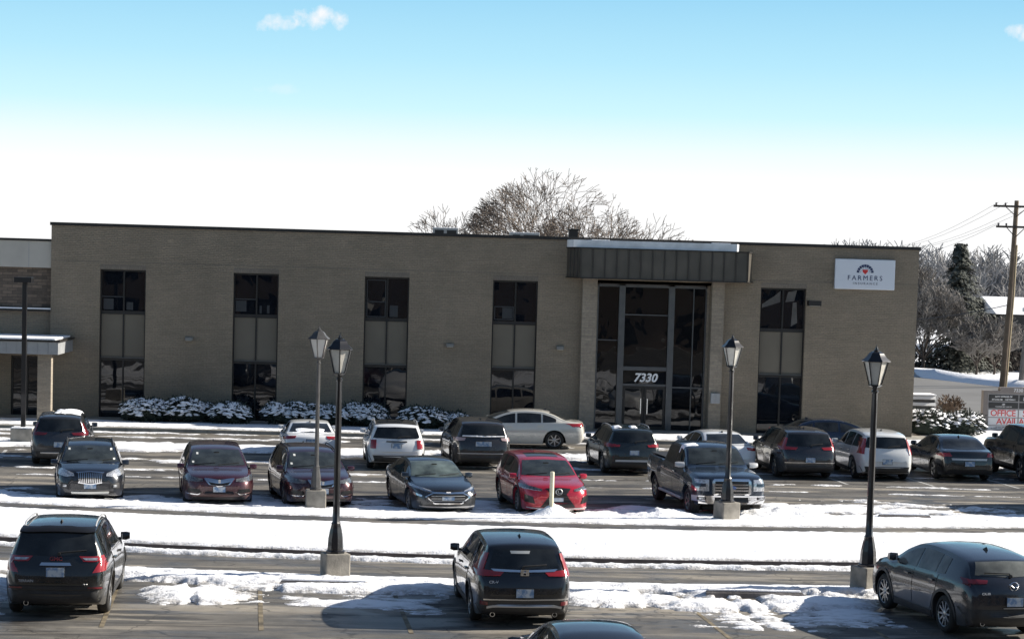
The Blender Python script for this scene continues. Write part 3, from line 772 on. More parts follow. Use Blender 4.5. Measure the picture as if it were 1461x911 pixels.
def wheel_meshes(r, w, rim_frac, spokes, dark=False):
    k = ('wheel', r, w, spokes, dark)
    if k in MC: return MC[k]
    t = MB(); ri = r * rim_frac
    t.lathe([(ri, -w / 2 + .02), (ri + .02, -w / 2), (r - .045, -w / 2 + .004), (r - .012, -w / 2 + .03), (r, -w / 2 + .07), (r, w / 2 - .07), (r - .012, w / 2 - .03), (r - .045, w / 2 - .004), (ri + .02, w / 2), (ri, w / 2 - .02), (ri - .01, w / 2 - .10), (ri - .01, -w / 2 + .06)], 28, axis='Y', close=False)
    tm = t.mesh('tyre', C_TYRE, smooth=40)
    b = MB()
    b.lathe([(ri + .004, w / 2 - .022), (ri - .012, w / 2 - .012), (ri - .022, w / 2 - .03), (ri - .028, w / 2 - .11), (.0, w / 2 - .115)], 28, axis='Y', close=False, mi=1)
    b.lathe([(ri + .004, w / 2 - .021), (ri - .006, w / 2 - .010), (ri - .020, w / 2 - .020)], 28, axis='Y', close=False)
    for i in range(spokes):
        a = 2 * math.pi * i / spokes
        for da in ((-.10, .10) if spokes <= 6 else (0,)):
            a0 = a + da * .35; a1 = a + da
            hw0 = .020 if spokes <= 6 else .022; hw1 = .014
            p0 = np.array([math.cos(a0), math.sin(a0)]) * ri * .16; p1 = np.array([math.cos(a1), math.sin(a1)]) * (ri - .012)
            q = np.array([-math.sin(a), math.cos(a)])
            vs = []
            for yy in (w / 2 - .028, w / 2 - .07):
                for p, hw in ((p0, hw0), (p1, hw1)):
                    for s in (-1, 1):
                        c = p + q * hw * s; vs.append((c[0], yy + (.012 if p is p1 else 0), c[1]))
            b.add(vs, [(0, 1, 3, 2), (0, 2, 6, 4), (1, 5, 7, 3), (4, 6, 7, 5)])
    b.lathe([(.062, w / 2 - .06), (.06, w / 2 - .022), (.045, w / 2 - .015), (0.0, w / 2 - .013)], 14, axis='Y', close=False)
    rm = b.mesh('rim', [C_RIMD if dark else C_RIM, C_GRILLE], smooth=35)
    MC[k] = (tm, rm)
    return MC[k]

class Car:
    def __init__(s, name, label, cat, P, col, loc, ang, facing, group=None):
        """ang = direction (degrees) of the stall axis pointing away; facing 'us' or 'away'"""
        s.P = P; L, Wd, H = P['L'], P['W'], P['H']; s.L, s.Wd, s.H = L, Wd, H; s.hw = Wd / 2
        rz = R(ang - 180) if facing == 'away' else R(ang)
        if facing == 'left': rz = R(ang)
        s.root = thing(name, label, cat, (loc[0], loc[1], P.get('z', 0)), rz, group)
        s.col = col; s.root.scale = (1, 1, P.get('zs', .93))
        s.top, s.belt, s.bot, s.wid = pchip(P['top']), pchip(P['belt']), pchip(P['bot']), pchip(P['wid'])
        s.r = P['r']; s.xa = P['axles']; s.ra = s.r + P.get('gap', .055)
        s.body()
    def zarch(s, x):
        z = -1
        for xa in s.xa:
            d = s.ra ** 2 - (x - xa) ** 2
            if d > 0: z = max(z, s.r + math.sqrt(d))
        return z
    def section(s, x):
        P = s.P; w = s.wid(x) * s.hw; zb = s.bot(x); zt = s.top(x); be = min(s.belt(x), zt - .01)
        base = zb; zb = max(zb, s.zarch(x)); zb = min(zb, be - .05)
        pts = [(0, zb), (.55 * w, zb), (.86 * w, zb)]
        flare = 0
        for xa in s.xa:
            d = abs(x - xa); flare = max(flare, 1 - max(0, d - s.ra * .8) / (s.ra * .6))
        flare = max(0, min(1, flare)) * P.get('flare', .012)
        for t in (0, .07, .2, .36, .52, .68, .82, .93, 1.0):
            z = zb + (be - zb) * t; rel = (z - base) / max(be - base, .05)
            pts.append((w * SIDE(rel) + flare * (1 - abs(rel - .5) * 1.2), z))
        w0 = w * SIDE(1.0); hc = zt - be; wr = w0 - max(hc, 0) * P.get('tumble', .30) - .02; c = min(P.get('corner', .10), hc * .6)
        crown = P.get('crown', .03)
        for t in (.1, .4, .7, .9):
            pts.append((w0 + (wr - w0) * t ** 1.15, be + (hc - c) * t))
        cz = lambda y: zt - crown * (y / max(wr, .1)) ** 2 * min(1, hc / .1)
        pts.append((wr, be + hc - c)); pts.append((wr - .22 * c, be + (hc - c) + .55 * c - crown * .4)); pts.append((wr - .75 * c, cz(wr) - .06 * c)); 
        for f in (.8, .5, .25, 0): pts.append(((wr - .9 * c) * f, cz(wr * f)))
        return pts
    def body(s):
        P = s.P; L = s.L; x0, x1 = P['top'][0][0], P['top'][-1][0]
        xs = [x0 + d for d in (0, .012, .03, .055, .09, .13)] + list(np.arange(x0 + .18, x1 - .16, .05)) + [x1 - d for d in (.13, .09, .055, .03, .012, 0)]
        b = MB(); rings = []
        for x in xs:
            half = s.section(x); ring = [(y, z) for y, z in half] + [(-y, z) for y, z in half[1:-1]][::-1]
            w = s.wid(x) * s.hw
            pts = []
            for y, z in ring:
                f = min(1, abs(x) / (L * .26)); q = max(0, 1 - (y / s.hw) ** 2)
                zf = 1.0
                dx = P.get('nose', .10) * f * q * (-1 if x < 0 else P.get('tailk', .8))
                pts.append((x + dx, y, z))
            rings.append(pts)
        n = len(rings[0])
        vs = [p for r_ in rings for p in r_]
        fs = []
        for i in range(len(rings) - 1):
            for k in range(n):
                k2 = (k + 1) % n; fs.append((i * n + k, (i + 1) * n + k, (i + 1) * n + k2, i * n + k2))
        # flat-ish caps: strips across matched left/right points
        for base in (0, (len(rings) - 1) * n):
            h = n // 2
            for k in range(h):
                a, b2 = k, k + 1; c, d = (n - k - 1) % n, (n - k) % n
                if k == 0: fs.append((base, base + 1, base + n - 1))
                elif k == h - 1: fs.append((base + k, base + h, base + n - k))
                else: fs.append((base + a, base + b2, base + c, base + d))
        b.add(vs, fs)
        s.bodyobj = b.build('body', s.col, s.root, smooth=P.get('sharp', 32))
        s.bvh = BVHTree.FromPolygons([Vector(v) for v in b.v], b.f)
        # dark inner box so that wheel arches are not see-through
        u = MB(); zi = .20
        u.box(x0 + .35, x1 - .35, -s.hw * .66, s.hw * .66, zi, s.bot(0) + .40)
        u.build('underbody', C_WELL, s.root)
        hw = s.hw
        tm, rm = wheel_meshes(s.r, P.get('tw', .225), P.get('rim', .68), P.get('spokes', 5), P.get('dark_rim', False))
        for xa in s.xa:
            for sy in (1, -1):
                wh = bpy.data.objects.new('wheel', None); COL.objects.link(wh); wh.parent = s.root
                wh.location = (xa, sy * (hw - P.get('tw', .225) / 2 - .025), s.r); wh.empty_display_size = .1
                wh.rotation_euler = (0, random.uniform(0, 6), 0) if sy > 0 else (0, random.uniform(0, 6), math.pi)
                for nm, me in (('tyre', tm), ('rim', rm)):
                    o = bpy.data.objects.new(nm, me); COL.objects.link(o); o.parent = wh
    # -- panels laid on the body surface --
    def hit(s, ax, a, z):
        if ax == 'F': o, d = Vector((-9, a, z)), Vector((1, 0, 0))
        elif ax == 'R': o, d = Vector((9, a, z)), Vector((-1, 0, 0))
        elif ax == 'S': o, d = Vector((a, 9, z)), Vector((0, -1, 0))
        elif ax == 'N': o, d = Vector((a, -9, z)), Vector((0, 1, 0))
        else: o, d = Vector((a, z, 9)), Vector((0, 0, -1))
        loc, nrm, i, dist = s.bvh.ray_cast(o, d)
        if loc is None:
            q = o + d * (9 - s.L / 2 if ax in 'FR' else 9 - s.hw)
            loc, nrm, i, dist = s.bvh.find_nearest(q)
        if nrm.dot(d) > 0: nrm = -nrm
        if abs(nrm.dot(d)) < .15: nrm = (nrm - d * .5).normalized()
        return loc, nrm
    def grid(s, name, m, ax, rows, off=.008, parent=None, smooth=40, skirt=.02):
        """rows: list of equal-length lists of (a,z)"""
        b = MB(); nr, nc = len(rows), len(rows[0]); H = [[s.hit(ax, a, z) for a, z in r_] for r_ in rows]
        vs = [H[i][j][0] + H[i][j][1] * off for i in range(nr) for j in range(nc)]
        fs = [(i * nc + j, i * nc + j + 1, (i + 1) * nc + j + 1, (i + 1) * nc + j) for i in range(nr - 1) for j in range(nc - 1)]
        bd = [(0, j) for j in range(nc)] + [(i, nc - 1) for i in range(1, nr)] + [(nr - 1, j) for j in range(nc - 2, -1, -1)] + [(i, 0) for i in range(nr - 2, 0, -1)]
        k0 = len(vs)
        for i, j in bd: vs.append(H[i][j][0] - H[i][j][1] * skirt)
        nb = len(bd)
        for k in range(nb):
            i, j = bd[k]; i2, j2 = bd[(k + 1) % nb]
            fs.append((i * nc + j, i2 * nc + j2, k0 + (k + 1) % nb, k0 + k))
        b.add(vs, fs)
        return b.build(name, m, parent or s.root, smooth=smooth)
    def panel(s, name, m, ax, top, bot, n=12, k=6, off=.008, mirror=False, yscale=True, parent=None, skirt=.02):
        def res(pts, n):
            P = np.array(pts, float)
            if yscale and ax in 'FR': P[:, 0] *= s.hw
            if len(P) == 1: return np.repeat(P, n, 0)
            d = np.r_[0, np.cumsum(np.hypot(*np.diff(P, axis=0).T))]; t = np.linspace(0, d[-1], n)
            return np.stack([np.interp(t, d, P[:, 0]), np.interp(t, d, P[:, 1])], 1)
        out = []
        for sg in ((1, -1) if mirror else (1,)):
            T, B = res(top, n), res(bot, n)
            rows = []
            for i in range(k):
                f = i / (k - 1); r_ = T * (1 - f) + B * f
                rows.append([((p[0] * sg if ax in 'FRT' or True else p[0]), p[1]) for p in r_])
            out.append(s.grid(name, m, ax, rows, off, parent, skirt=skirt))
        return out if mirror else out[0]
    def side_glass(s, segs, dz=.13, lift=.035, m=None):
        for ax in 'SN':
            for x0, x1 in segs:
                rows = []; xs = np.linspace(x0, x1, 11)
                for f in np.linspace(1, 0, 6):
                    r_ = []
                    for x in xs:
                        lo = s.belt(x) + lift; hi = max(lo + .012, s.top(x) - dz)
                        r_.append((x, lo + (hi - lo) * f))
                    rows.append(r_)
                s.grid('side_window', m or C_GLASS, ax, rows, .006)
    def doors(s, segs, z0=.36, handle=True, chrome=False, m=None):
        for ax, sy in (('S', 1), ('N', -1)):
            for x0, x1, hx in segs:
                rows = []; xs = np.linspace(x0, x1, 14)
                for f in np.linspace(1, 0, 8):
                    r_ = []
                    for x in xs:
                        lo = max(z0, s.zarch(x) + .09 if s.zarch(x) > 0 else z0); hi = s.belt(x) + .005
                        for xa in s.xa:
                            d = (s.ra + .09) ** 2 - (x - xa) ** 2
                            if d > 0: lo = max(lo, s.r + math.sqrt(d))
                        r_.append((x, lo + (hi - lo) * f))
                    rows.append(r_)
                d = s.grid('door', m or s.col, ax, rows, .007, skirt=.004)
                if handle:
                    zh = s.belt(hx) - .11; lc, nr = s.hit(ax, hx, zh)
                    h = MB(); y = lc.y + sy * .02; h.box(hx - .09, hx + .09, min(y, y + sy * .03), max(y, y + sy * .03), zh - .014, zh + .016); h.box(hx - .09, hx - .07, min(lc.y, y), max(lc.y, y), zh - .012, zh + .012); h.box(hx + .07, hx + .09, min(lc.y, y), max(lc.y, y), zh - .012, zh + .012)
                    h.build('door_handle', C_CHROME if chrome else s.col, d)
    def cladding(s, z1=.34, m=None, w=.06, ends=True):
        m = m or C_BLK
        for ax in 'SN':
            xa0, xa1 = sorted(s.xa)
            xs = np.linspace(xa0 + s.ra * .95, xa1 - s.ra * .95, 16)
            s.grid('sill_cladding', m, ax, [[(x, z1) for x in xs], [(x, (z1 + s.bot(x)) / 2) for x in xs], [(x, s.bot(x) + .012) for x in xs]], .012)
            for xa in (xa0, xa1):
                rows = []
                for rr in (s.ra + .004, s.ra + w / 2, s.ra + w):
                    rows.append([(xa + rr * math.cos(t), max(s.r + rr * math.sin(t), s.bot(xa) + .0)) for t in np.linspace(R(-12), R(192), 25)])
                s.grid('arch_cladding', m, ax, rows, .014)
    def mirrors(s, x, z, m=None, w=.175, out=.10, cap=None):
        for sy in (1, -1):
            lc, nr = s.hit('S' if sy > 0 else 'N', x, z - .04)
            y0 = lc.y; b = MB(); ya, yb = y0 + sy * .035, y0 + sy * (.035 + w)
            pr = [(-.09, -.06), (-.10, .02), (-.05, .085), (.03, .09), (.05, .06), (.05, -.06), (.0, -.075)]
            vs = [(x + px * .95, ya, z + pz * .9) for px, pz in pr] + [(x + px + .01, y0 + sy * (.035 + w * .6), z + pz) for px, pz in pr] + [(x + px * .7 + .02, yb, z + pz * .75 + .01) for px, pz in pr]
            n = 7; fs = [list(range(n)), list(range(2 * n, 3 * n))[::-1]]
            for q in (0, n): fs += [(q + i, q + (i + 1) % n, q + n + (i + 1) % n, q + n + i) for i in range(n)]
            b.add(vs, fs); mo = b.build('side_mirror', m or s.col, s.root, smooth=50)
            a = MB(); a.box(x - .03, x + .04, min(y0 - sy * .03, ya + sy * .01), max(y0 - sy * .03, ya + sy * .01), z - .06, z - .02); a.build('mirror_arm', C_BLK, mo)
            g = MB(); g.add([(x + .052, ya + sy * .015, z - .05), (x + .052, yb - sy * .03, z - .045), (x + .054, yb - sy * .03, z + .055), (x + .052, ya + sy * .015, z + .05)], [(0, 1, 2, 3)]); g.build('mirror_glass', C_SILV, mo, fix=False)
    def rails(s, x0, x1, m=None, h=.045):
        for sy in (1, -1):
            pts = []; 
            for x in np.linspace(x0, x1, 12):
                w = s.wid(x) * s.hw; wr = w * .935 - (s.top(x) - s.belt(x)) * s.P.get('tumble', .3) - .07
                lc, _ = s.hit('T', x, sy * wr); e = min(1, (x - x0) / .12, (x1 - x) / .12)
                pts.append((x, sy * wr, lc.z + .005 + h * max(0, e)))
            b = MB(); b.tube(pts, .017, 6); b.build('roof_rail', m or C_BLK, s.root, smooth=60)
    def fin(s, x):
        lc, _ = s.hit('T', x, 0); b = MB(); z = lc.z - .01
        b.add([(x - .09, -.03, z), (x - .09, .03, z), (x + .06, .025, z), (x + .06, -.025, z), (x + .04, 0, z + .075), (x + .07, 0, z + .06)], [(0, 1, 4), (1, 2, 5, 4), (0, 4, 5, 3), (2, 3, 5)])
        b.build('roof_antenna', s.P.get('finm', C_BLK), s.root)
    def plate(s, ax, z, w=.31, h=.16, y=0, off=.02):
        lc, nr = s.hit(ax, y, z); sgn = -1 if ax == 'F' else 1
        b = MB(); x = lc.x + sgn * off
        b.box(min(x, x + sgn * .01), max(x, x + sgn * .01), y - w / 2, y + w / 2, z - h / 2, z + h / 2)
        p = b.build('license_plate', C_PLATE, s.root)
        b = MB(); x2 = lc.x; xx = x - sgn * .004
        b.box(min(x2, xx), max(x2, xx), y - w / 2 - .012, y + w / 2 + .012, z - h / 2 - .012, z + h / 2 + .012); b.build('plate_holder', C_BLK, p)
    def wiper_rear(s, z, y0=.0, y1=-.42, dz=.06):
        a = []; 
        for t in np.linspace(0, 1, 7):
            lc, nr = s.hit('R', y0 + (y1 - y0) * t, z + dz * t); a.append(lc + nr * .03)
        b = MB(); b.tube(a, .012, 5); lc, nr = s.hit('R', y0, z - .03); b.lathe([(.03, 0), (.03, .05)], 8, c=(lc.x - .01, y0, z - .02), axis='X'); b.build('rear_wiper', C_BLK, s.root)
    def wipers_front(s, z):
        for y0, y1 in ((.05, .60), (-.58, -.02)):
            a = []
            for t in np.linspace(0, 1, 7):
                lc, nr = s.hit('F', y0 + (y1 - y0) * t, z + .05 * (1 - t)); a.append(lc + nr * .02)
            b = MB(); b.tube(a, .010, 5); b.build('wiper', C_BLK, s.root)
    def exhaust(s, ys, z, x=None, m=None):
        for y in ys:
            lc, _ = s.hit('R', y * s.hw, z + .08); b = MB()
            b.lathe([(.042, -.16), (.045, 0), (.036, .0), (.034, -.14)], 12, c=(lc.x - .02, y * s.hw, z), axis='X', close=False); b.build('exhaust_pipe', m or C_CHROME, s.root, smooth=40)
    def rtext(s, txt, size, y, z, m=None, ax='R', ext=.006, name='lettering', bold=.01):
        lc, nr = s.hit(ax, y, z)
        if ax == 'R':   # reads from +X looking to -X
            X = Vector((0, 1, 0)); Z = Vector((nr.x, 0, nr.z)).normalized(); Y = Z.cross(X)
        else:
            X = Vector((0, -1, 0)); Z = Vector((nr.x, 0, nr.z)).normalized(); Y = Z.cross(X)
        M = Matrix((X, Y, Z)).transposed().to_4x4(); M.translation = lc + nr * .014
        return text_mesh(txt, size, m or C_CHROME, M, s.root, name, ext, bold)
    def snow(s, x0, x1, y0, y1, name='roof_snow', h=.05, label=None, ax='T'):
        """a patch of snow lying on the roof, a thing of its own"""
        b = MB(); nx, ny = 16, 16; vs = []; ph = random.random() * 50
        cx, cy, rx, ry = (x0 + x1) / 2, (y0 + y1) / 2, (x1 - x0) / 2, (y1 - y0) / 2
        for i in range(nx + 1):
            for j in range(ny + 1):
                x = x0 + (x1 - x0) * i / nx; y = y0 + (y1 - y0) * j / ny; lc, _ = s.hit('T', x, y)
                r_ = max(abs((x - cx) / rx), abs((y - cy) / ry)) ** 2.5
                nn = float(fbm(np.array(x * 3 + ph), np.array(y * 3), 2, 4)) * 1.6
                hh = (1 - r_ + nn) * h
                vs.append((x, y, lc.z + max(-.03, min(hh, h))))
        b.add(vs, [(i * (ny + 1) + j, (i + 1) * (ny + 1) + j, (i + 1) * (ny + 1) + j + 1, i * (ny + 1) + j + 1) for i in range(nx) for j in range(ny)])
        me = b.mesh(name, M_SNOWP, smooth=180, fix=False); o = bpy.data.objects.new(name, me); COL.objects.link(o)
        o.matrix_world = s.root.matrix_basis.copy()
        o.scale = s.root.scale; o.location = s.root.location; o.rotation_euler = s.root.rotation_euler
        tag(o, label, 'snow')

# body templates -------------------------------------------------------------
def scale_tpl(P, L, Wd, H, axles, r, belt_s=1.0, **kw):
    Q = dict(P); fx = L / P['L']; fz = H / P['H']
    for k in ('top', 'belt'): Q[k] = [(x * fx, z * fz * (belt_s if k == 'belt' else 1)) for x, z in P[k]]
    Q['bot'] = [(x * fx, z) for x, z in P['bot']]; Q['wid'] = [(x * fx, w) for x, w in P['wid']]
    Q.update(L=L, W=Wd, H=H, axles=axles, r=r, fx=fx, fz=fz); Q.update(kw); return Q
WID = [(-2.25, .60), (-2.235, .70), (-2.19, .79), (-2.10, .87), (-1.95, .93), (-1.6, .98), (-1.0, 1), (1.0, 1), (1.7, .98), (2.0, .945), (2.14, .90), (2.21, .84), (2.24, .78), (2.25, .72)]
BOTS = [(-2.25, .44), (-2.23, .33), (-2.17, .25), (-2.0, .215), (-1.0, .20), (1.0, .21), (1.95, .24), (2.15, .29), (2.22, .37), (2.25, .47)]
SUV = dict(L=4.5, H=1.68, top=[(-2.25, .66), (-2.235, .78), (-2.19, .87), (-2.05, .965), (-1.7, 1.04), (-1.28, 1.095), (-1.12, 1.13), (-.75, 1.36), (-.38, 1.55), (-.15, 1.62), (.25, 1.668), (.75, 1.68), (1.3, 1.665), (1.75, 1.62), (1.90, 1.585), (1.955, 1.535), (2.02, 1.37), (2.10, 1.13), (2.14, 1.04), (2.18, .97), (2.215, .87), (2.24, .76), (2.25, .68)],
           belt=[(-2.25, .62), (-2.15, .76), (-1.9, .87), (-1.5, .95), (-1.1, 1.01), (-.3, 1.04), (.8, 1.07), (1.6, 1.10), (1.95, 1.10), (2.1, 1.02), (2.2, .88), (2.25, .64)],
           bot=BOTS, wid=WID, tumble=.28, corner=.10, nose=.12)
SEDAN = dict(L=4.8, H=1.45, top=[(-2.4, .56), (-2.385, .66), (-2.33, .74), (-2.15, .83), (-1.8, .90), (-1.3, .965), (-1.12, 1.0), (-.7, 1.20), (-.3, 1.36), (0, 1.425), (.4, 1.45), (.85, 1.43), (1.25, 1.33), (1.6, 1.17), (1.85, 1.075), (2.0, 1.05), (2.2, 1.035), (2.30, 1.0), (2.345, .92), (2.375, .78), (2.395, .66), (2.4, .58)],
             belt=[(-2.4, .53), (-2.3, .64), (-2.0, .75), (-1.5, .84), (-1.0, .90), (0, .93), (1.0, .965), (1.8, 1.0), (2.1, .98), (2.3, .90), (2.37, .70), (2.4, .55)],
             bot=[(x * 2.4 / 2.25, z - .03) for x, z in BOTS], wid=[(x * 2.4 / 2.25, w) for x, w in WID], tumble=.40, corner=.10, nose=.14, gap=.045)
TRUCK = dict(L=5.8, H=1.95, top=[(-2.9, .70), (-2.885, 1.0), (-2.86, 1.12), (-2.8, 1.20), (-2.4, 1.27), (-1.7, 1.335), (-1.52, 1.36), (-1.1, 1.65), (-.82, 1.83), (-.55, 1.91), (0, 1.95), (.6, 1.94), (.80, 1.90), (.87, 1.80), (.93, 1.42), (.96, 1.35), (1.1, 1.34), (2.8, 1.34), (2.86, 1.31), (2.89, 1.1), (2.9, .8)],
             belt=[(-2.9, .68), (-2.86, 1.02), (-2.5, 1.13), (-1.6, 1.20), (-.5, 1.24), (.8, 1.28), (1.2, 1.31), (2.7, 1.31), (2.87, 1.25), (2.9, .75)],
             bot=[(-2.9, .50), (-2.87, .42), (-2.7, .38), (-1, .40), (1, .42), (2.7, .46), (2.88, .52), (2.9, .6)],
             wid=[(-2.9, .80), (-2.88, .86), (-2.8, .93), (-2.5, .985), (-2, 1), (2.6, 1), (2.8, .98), (2.88, .95), (2.9, .92)], tumble=.24, corner=.11, nose=.07, gap=.08, flare=.03)

def suv_common(c, seg_side, doors, claddingz=.36, gm=None, mir=(-.98, 1.10), rails=None, shield=True, dz=.125, chrome=False, clad_m=None, fin=1.35, rail_m=None):
    z = c.P['fz']; fx = c.P['fx']
    c.side_glass([(a * fx, b * fx) for a, b in seg_side], dz=dz, m=gm)
    c.doors([(a * fx, b * fx, h * fx) for a, b, h in doors], z0=claddingz + .04, chrome=chrome)
    if claddingz: c.cladding(claddingz, clad_m)
    c.mirrors(mir[0] * fx, mir[1] * z)
    if rails: c.rails(rails[0] * fx, rails[1] * fx, m=rail_m)
    if fin: c.fin(fin * fx)
def windscreen(c, z0, z1, y0=.80, y1=.655, m=None):
    w = c.panel('windscreen', m or C_GLASS2, 'F', [(-y1, z1), (0, z1 + .03), (y1, z1)], [(-y0, z0), (0, z0 - .015), (y0, z0)], 16, 9, .006)
    c.wipers_front(z0 + .01)
    mm = MB(); lc, nr = c.hit('F', 0, z1 - .06); mm.box(lc.x - .014, lc.x - .006, -.07, .07, z1 - .10, z1 - .03); mm.build('mirror_mount', C_GRILLE, w)
    return w
def stickers(c, spots):
    for y, z in spots:
        c.panel('windscreen_sticker', C_WHITEST, 'F', [(y - .03, z + .025), (y + .03, z + .025)], [(y - .03, z - .025), (y + .03, z - .025)], 4, 3, .010)
SUVG = [(-.98, -.06), (.02, .93), (1.02, 1.72)]
SUVD = [(-.98, -.03, -.25), (-.005, 1.02, .82)]
SEDG = [(-.92, .0), (.07, .92), (.98, 1.45)]
SEDD = [(-.98, .03, -.20), (.055, 1.10, .88)]

# --- near row ---------------------------------------------------------------
P = scale_tpl(SUV, 4.50, 1.82, 1.66, (-1.34, 1.36), .355, zs=.985, spokes=5, nose=.10, finm=C_BLK)
c = Car('crossover_car', 'black crossover seen from behind at the lower left with C-shaped red tail lamps', 'car', P, paint('jet_black', (.008, .010, .010), dirt=.38), (-6.23, 39.12), 93.0, 'away', 'cars parked in the near row')
suv_common(c, SUVG, SUVD, .36, rails=(-.35, 1.55), chrome=True, rail_m=C_SILV)
c.panel('rear_window', C_GLASS, 'R', [(-.66, 1.505), (0, 1.53), (.66, 1.505)], [(-.78, 1.15), (0, 1.13), (.78, 1.15)], 16, 8)
c.panel('roof_spoiler', C_GRILLE, 'R', [(-.68, 1.575), (0, 1.60), (.68, 1.575)], [(-.70, 1.51), (0, 1.535), (.70, 1.51)], 14, 3, .05, skirt=.0)
for sg in (1, -1):
    a = c.panel('tail_lamp', C_RED, 'R', [(sg * .44, 1.13), (sg * .70, 1.125), (sg * .93, 1.14)], [(sg * .52, 1.04), (sg * .70, 1.03), (sg * .96, 1.06)], 10, 4, .014)
    c.panel('reversing_lamp', C_CLR, 'R', [(sg * .50, 1.10), (sg * .78, 1.098)], [(sg * .56, 1.06), (sg * .78, 1.055)], 6, 3, .020, parent=a)
    c.panel('lower_lens', C_RED, 'R', [(sg * .84, 1.065), (sg * .97, 1.07)], [(sg * .70, .845), (sg * .93, .87)], 6, 6, .012, parent=a)
c.panel('chrome_bar', C_CHROME, 'R', [(-.27, 1.015), (.27, 1.015)], [(-.30, .965), (.30, .965)], 8, 3, .025)
c.plate('R', .86); c.wiper_rear(1.19, .05, .52, .04)
c.rtext('GMC', .10, 0, 1.08, mat('badge_red', (.20, .03, .03), .3), bold=.015); c.rtext('TERRAIN', .065, -.50, .70, C_SILV); c.rtext('SLT', .05, .52, .66, C_SILV)
c.panel('bumper_step', C_BLK, 'R', [(-.86, .62), (0, .61), (.86, .62)], [(-.88, .56), (0, .55), (.88, .56)], 14, 3, .03)
c.panel('lower_bumper', C_BLK, 'R', [(-.93, .54), (0, .53), (.93, .54)], [(-.84, .32), (0, .30), (.84, .32)], 16, 5, .012)
for sg in (1, -1): c.panel('reflector', C_DRED, 'R', [(sg * .62, .605), (sg * .86, .60)], [(sg * .62, .575), (sg * .86, .57)], 5, 3, .035)
c.exhaust((-.55,), .30)

P = scale_tpl(SUV, 4.45, 1.80, 1.69, (-1.30, 1.30), .36, zs=.915, spokes=5, nose=.11)
c = Car('crossover_car', 'black crossover at the lower centre, red lamps flanking its rear window', 'car', P, paint('crystal_black', (.007, .008, .010), dirt=.32), (1.95, 39.15), 94.5, 'away', 'cars parked in the near row')
suv_common(c, SUVG, SUVD, .36, rails=None, chrome=False)
c.panel('rear_window', C_GLASS, 'R', [(-.60, 1.515), (0, 1.535), (.60, 1.515)], [(-.70, 1.17), (0, 1.15), (.70, 1.17)], 16, 8)
c.panel('window_sticker', C_WHITEST, 'R', [(-.28, 1.49), (.12, 1.49)], [(-.26, 1.435), (.10, 1.435)], 6, 3, .012)
for sg in (1, -1):
    a = c.panel('tail_lamp', C_RED, 'R', [(sg * .70, 1.44), (sg * .775, 1.44)], [(sg * .81, 1.08), (sg * .93, 1.10)], 5, 10, .022)
    c.panel('lower_lens', C_RED, 'R', [(sg * .40, 1.09), (sg * .93, 1.14)], [(sg * .48, 1.015), (sg * .95, 1.005)], 12, 4, .024, parent=a)
    c.panel('lower_reflector', C_DRED, 'R', [(sg * .72, .53), (sg * .86, .545)], [(sg * .72, .46), (sg * .86, .47)], 5, 3, .02)
c.panel('chrome_bar', C_CHROME, 'R', [(-.66, 1.145), (0, 1.125), (.66, 1.145)], [(-.60, 1.10), (0, 1.08), (.60, 1.10)], 16, 3, .03)
lc, _ = c.hit('R', 0, 1.09)
b = MB(); x = lc.x + .045
for q in ((-.075, -.055, -.06, .06), (.055, .075, -.06, .06), (-.05, -.025, -.045, .045), (.025, .05, -.045, .045)): b.box(x, x + .01, q[0], q[1], 1.09 + q[2], 1.09 + q[3])
b.box(x, x + .01, -.025, .025, 1.08, 1.10); b.box(x, x + .01, -.055, .055, 1.135, 1.15); b.box(x, x + .01, -.055, .055, 1.03, 1.045); b.build('emblem', C_CHROME, c.root)
c.plate('R', .70); c.wiper_rear(1.20, -.02, .40, .03); c.rtext('CR-V', .075, -.55, .90, C_SILV)
c.panel('bumper_trim', C_CHROME, 'R', [(-.80, .585), (0, .575), (.86, .60)], [(-.80, .56), (0, .55), (.86, .57)], 16, 3, .02)
c.panel('lower_bumper', C_BLK, 'R', [(-.93, .45), (0, .44), (.93, .45)], [(-.84, .28), (0, .27), (.84, .28)], 16, 5, .012)
c.panel('skid_trim', C_SILV, 'R', [(-.74, .44), (-.60, .475), (.60, .475), (.74, .44)], [(-.74, .40), (-.60, .43), (.60, .43), (.74, .40)], 14, 3, .022)
c.exhaust((-.62, .62), .27)

P = scale_tpl(SUV, 4.42, 1.80, 1.56, (-1.33, 1.32), .36, belt_s=1.05, spokes=10, nose=.12, tailk=1.2, tumble=.34, zs=.965)
P['top'] = [(-2.21, .66), (-2.19, .78), (-2.12, .87), (-1.9, .97), (-1.6, 1.04), (-1.25, 1.10), (-1.05, 1.15), (-.6, 1.38), (-.25, 1.50), (.05, 1.55), (.35, 1.56), (.8, 1.55), (1.2, 1.52), (1.55, 1.475), (1.72, 1.44), (1.80, 1.39), (1.93, 1.24), (2.02, 1.15), (2.09, 1.10), (2.15, 1.0), (2.19, .84), (2.21, .68)]
c = Car('crossover_car', 'dark grey crossover at the lower right edge parked at a slant beside the lamp post', 'car', P, paint('machine_grey', (.011, .014, .021), metal=.3, dirt=.34), (10.38, 38.85), 101.0, 'away', 'cars parked in the near row')
suv_common(c, [(-.86, .02), (.09, .85), (.90, 1.25)], SUVD, .34, gm=C_GLASS3, mir=(-.90, 1.20), dz=.13, fin=1.15)
c.panel('rear_window', C_GLASS3, 'R', [(-.60, 1.41), (0, 1.43), (.60, 1.41)], [(-.70, 1.19), (0, 1.165), (.70, 1.19)], 16, 8)
